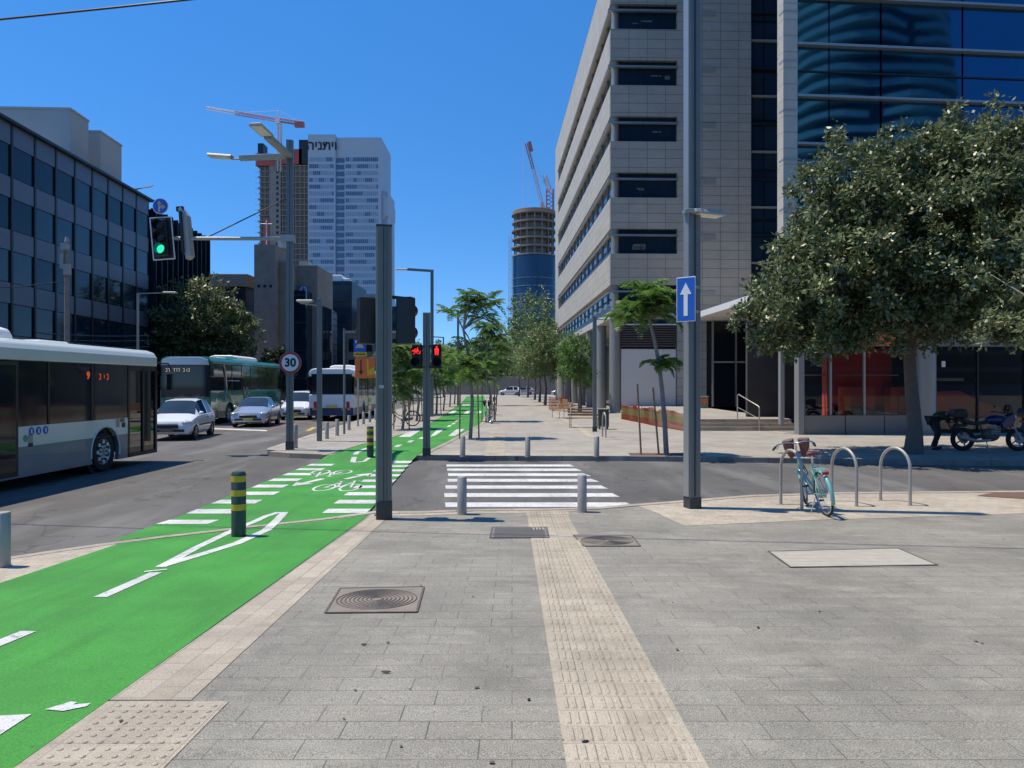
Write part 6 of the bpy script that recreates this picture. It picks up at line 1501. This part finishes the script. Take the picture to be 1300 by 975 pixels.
    g = MB(); g.tube([(-.08, .46, .29), (.08, .46, .29)], .01, 6); g.tube([(.08, .46, .29), (.085, .54, .15)], .009, 6); g.tube([(-.08, .46, .29), (-.085, .38, .43)], .009, 6); g.build('crank', 'chrome', t)
    for (x, y, z) in ((.13, .545, .14), (-.13, .375, .44)): MB().cbox((x, y, z), (.09, .06, .02)).build('pedal', 'black', t)
    MB().tube([(-.03, .3, .26), (-.16, .24, .02)], .008, 6).build('kickstand', 'galv', t)
    g = MB(); g.tube([(.02+.05*math.cos(q), .80+.05*math.sin(q*3), .62+.10*math.sin(q)) for q in [2*PI*i/18 for i in range(18)]], .010, 6, closed=True); g.build('cable_lock', 'pole', t)
    ax = Vector((0, .92, 0)); Rz = Matrix.Rotation(STEER, 4, 'Z')
    for ch in list(t.children):
        nm = ch.name.split('.')[0]
        if nm in ('fork', 'handlebar', 'grip', 'brake_lever', 'bag') or (nm == 'wheel' and ch.location.y > 1) or (nm == 'fender' and ch is FR):
            ch.matrix_basis = Matrix.Translation(ax) @ Rz @ Matrix.Translation(-ax) @ ch.matrix_basis
    return t
STEER = R(-24)
bk = bicycle('mint green step-through bicycle with brown bags leaning on the left rack', (4.90, 11.50, zp(11.5)+.006), (0, R(-9), R(-2)))
for px, py, lab, rz in ((624, 538, 'dark bicycle parked beside the slanting feathery tree', 20), (524, 541, 'bicycle parked on the island among the young trees', 100), (628, 527, 'bicycle parked behind another one farther up the lane', 15)):
    x, y = GS(px, py); o = copy_tree(bk); o.location = (x, y, ZS); o.rotation_euler = (0, R(3), R(rz)); o['label'] = lab; o['group'] = 'bicycles parked by the young trees'
    for ch in o.children_recursive:
        if ch.type == 'MESH' and ch.data.materials[0] in (M['mint'], M['brown_leather']):
            ch.data = ch.data.copy(); ch.data.materials[0] = M['pole'] if ch.data.materials[0] == M['mint'] else M['black']
# motorcycle under the tree, front to the right
def moto():
    x0 = (1222-CX)/FPX*21.6; t = thing('motorcycle', 'blue and black motorcycle parked in the shade beside the bending person', 'motorcycle', (x0, 21.6, ZS), R(-4))
    M['moto_blue'] = mat('motorcycle_blue', (.008, .02, .10), .25, .1, var=.1, coat=.6)
    r = .34
    for (x, nm) in ((0, 'r'), (1.55, 'f')):
        w = bpy.data.objects.new('wheel', None); COL.objects.link(w); w.parent = t; w.location = (x, 0, r)
        MB().tube([((r-.06)*math.cos(q), 0, (r-.06)*math.sin(q)) for q in [2*PI*i/36 for i in range(36)]], .062, 10, closed=True).build('tyre', 'rubber', w, smooth=True)
        MB().tube([((r-.12)*math.cos(q), 0, (r-.12)*math.sin(q)) for q in [2*PI*i/36 for i in range(36)]], .02, 6, closed=True).build('rim', 'alu', w)
        g = MB()
        for k in range(5): a = 2*PI*k/5; g.beam((0, 0, 0), ((r-.12)*math.cos(a), 0, (r-.12)*math.sin(a)), .03, .03)
        g.lathe([(.07, -.05), (.07, .05)], (0, 0, 0), 14, 'Y'); g.build('spokes', 'alu', w); MB().lathe([(.13, -.075), (.13, -.068)], (0, 0, 0), 20, 'Y').build('brake_disc', 'steel', w)
    g = MB(); g.beam((0, -.1, r), (.55, -.1, .42), .05, .08); g.beam((0, .1, r), (.55, .1, .42), .05, .08); g.tube([(.55, 0, .42), (.5, 0, .8), (1.15, 0, .95), (.95, 0, .5), (.55, 0, .35)], .03, 8); g.build('frame', 'black', t)
    g = MB()
    for s in (-.1, .1): g.tube([(1.55, s, r), (1.28, s, .95), (1.22, s, 1.05)], .028, 8)
    g.build('fork', 'galv', t)
    MB().ell((.78, 0, .47), (.26, .17, .2), 14, 8).build('engine', 'iron', t, smooth=True); g = MB()
    for k in range(5): g.box(.72, .98, -.16, .16, .52+k*.045, .54+k*.045)
    g.build('cylinder_fins', 'galv', t)
    tk = MB(); tk.ell((.92, 0, .90), (.30, .15, .15), 18, 10).build('fuel_tank', 'moto_blue', t, smooth=True)
    MB().prism([(1.05, .62), (1.32, .72), (1.42, .92), (1.36, 1.12), (1.16, 1.02), (.98, .82)], -.17, .17, 'Y').build('fairing', 'moto_blue', t, bevel=.04, seg=3)
    MB().prism([(1.18, 1.05), (1.38, 1.12), (1.30, 1.36), (1.24, 1.36)], -.12, .12, 'Y').build('windshield', 'dkglass', t, bevel=.02)
    MB().prism([(.05, .78), (.30, .74), (.68, .80), (.70, .88), (.30, .84), (.10, .92), (-.12, .96), (-.14, .90)], -.13, .13, 'Y').build('seat', 'black', t, bevel=.03)
    MB().prism([(-.32, .95), (.06, .95), (.10, 1.08), (.02, 1.22), (-.26, 1.22), (-.36, 1.08)], -.2, .2, 'Y').build('top_case', 'black', t, bevel=.05, seg=3)
    MB().prism([(-.36, .50), (-.22, .78), (.1, .78), (.1, .72), (-.2, .68)], -.09, .09, 'Y').build('rear_fender', 'black', t, bevel=.01); MB().cbox((-.33, 0, .82), (.05, .16, .07)).build('tail_light', 'lamp_red', t, bevel=.01)
    MB().tube([(.7, -.15, .32), (.3, -.19, .30), (-.18, -.2, .42)], [.035, .05, .06], 10).build('exhaust', 'steel', t, smooth=60)
    MB().tube([(.98, -.36, 1.14), (1.12, -.25, 1.12), (1.18, 0, 1.08), (1.12, .25, 1.12), (.98, .36, 1.14)], .015, 8).build('handlebar', 'black', t); MB().cbox((1.43, 0, .98), (.06, .18, .12)).build('headlight', 'lamp_clear', t, bevel=.02)
    for s in (-1, 1): MB().ell((1.08, s*.34, 1.28), (.02, .07, .05), 10, 6).build('mirror', 'black', t, smooth=True)
    MB().tube([(.6, -.1, .35), (.55, -.35, .0)], .014, 6).build('kickstand', 'galv', t)
    return t
mo = moto()
o = copy_tree(mo); o.location = (15.7, 22.4, ZS); o.rotation_euler = (0, 0, R(15)); o['label'] = 'second motorcycle cut by the right edge of the picture'; o['category'] = 'motorcycle'
# the person bending over beside the motorcycle
def skin(name, verts, edges, radii, m, parent, root=0, sub=2):
    me = bpy.data.meshes.new(name); me.from_pydata(verts, edges, []); o = bpy.data.objects.new(name, me); COL.objects.link(o); o.parent = parent
    s = o.modifiers.new('skin', 'SKIN'); s.use_smooth_shade = True
    for i, r in enumerate(radii):
        v = me.skin_vertices[0].data[i]; v.radius = (r, r) if not isinstance(r, tuple) else r; v.use_root = (i == root)
    u = o.modifiers.new('sub', 'SUBSURF'); u.levels = u.render_levels = sub
    bpy.context.view_layer.update(); dg = bpy.context.evaluated_depsgraph_get(); me2 = bpy.data.meshes.new_from_object(o.evaluated_get(dg)); o.modifiers.clear(); o.data = me2; me2.materials.clear(); me2.materials.append(M[m]); me2.polygons.foreach_set('use_smooth', [True]*len(me2.polygons)); return o
def person():
    px, Y = 1190, 22.0; x0 = (px-CX)/FPX*Y
    t = thing('person', 'person in a dark green shirt bending over beside the motorcycle', 'person', (x0, Y, ZS))
    M['skin'] = mat('skin', (.32, .19, .13), .55, var=.06); M['shirt'] = mat('shirt_green', (.045, .075, .05), .9, var=.2, scale=12); M['trousers'] = mat('trousers_dark', (.02, .026, .035), .9, var=.2); M['hair'] = mat('hair_dark', (.02, .015, .012), .7)
    # joints: pelvis, torso bent toward +x, legs straight down, arms reaching forward and down
    P = [(-.12, 0, .93), (.05, 0, 1.0), (.25, 0, 1.02), (.44, 0, .98), (.53, -.02, .95), (.60, -.03, .93), (.68, -.03, .91),
         (-.14, -.1, .88), (-.02, -.12, .50), (-.22, -.13, .08), (-.10, -.14, .04), (-.14, .1, .88), (.08, .14, .50), (.02, .16, .08), (.14, .17, .04),
         (.40, -.19, .95), (.46, -.24, .68), (.60, -.20, .46), (.64, -.19, .38), (.40, .19, .95), (.50, .24, .68), (.66, .18, .50), (.70, .17, .42)]
    E = [(0, 1), (1, 2), (2, 3), (3, 4), (4, 5), (5, 6), (0, 7), (7, 8), (8, 9), (9, 10), (0, 11), (11, 12), (12, 13), (13, 14), (3, 15), (15, 16), (16, 17), (17, 18), (3, 19), (19, 20), (20, 21), (21, 22)]
    Rr = [.13, .12, .13, .12, .055, .09, .085, .09, .065, .045, .04, .09, .065, .045, .04, .06, .045, .032, .035, .06, .045, .032, .035]
    skin('body', P, E, [r*.94 for r in Rr], 'skin', t)
    skin('shirt', [P[i] for i in (0, 1, 2, 3, 15, 19)]+[(.44, -.22, .78), (.46, .22, .78)], [(0, 1), (1, 2), (2, 3), (3, 4), (3, 5), (4, 6), (5, 7)], [.15, .15, .16, .15, .085, .085, .07, .07], 'shirt', t)
    skin('trousers', [P[i] for i in (0, 7, 8, 9, 11, 12, 13)], [(0, 1), (1, 2), (2, 3), (0, 4), (4, 5), (5, 6)], [.15, .115, .088, .07, .115, .088, .07], 'trousers', t)
    for a, b in ((9, 10), (13, 14)): skin('shoe', [(P[a][0]-.03, P[a][1], .05), (P[b][0], P[b][1], .045), (P[b][0]+.10, P[b][1], .035)], [(0, 1), (1, 2)], [.05, .05, .035], 'black', t)
    MB().ell((.665, -.03, .955), (.105, .092, .085), 16, 10).build('hair', 'hair', t, smooth=True)
    # hands: palm plus five fingers each
    for (hx, hy, hz) in (P[18], P[22]):
        V = [(hx, hy, hz), (hx+.02, hy, hz-.05)]; Ed = [(0, 1)]; Ra = [.028, .03]
        for k in range(5):
            oy = (-.03+.016*k); L = (.05, .07, .075, .07, .055)[k]; b = len(V)
            V += [(hx+.03, hy+oy, hz-.075), (hx+.05, hy+oy*1.3, hz-.075-L*.6), (hx+.045, hy+oy*1.3, hz-.075-L)]; Ed += [(1, b), (b, b+1), (b+1, b+2)]; Ra += [.009, .0085, .007]
        skin('hand', V, Ed, Ra, 'skin', t, sub=1)
    MB().cbox((.20, -.157, 1.07), (.07, .004, .06)).build('shirt_patch', 'white', t)
person()
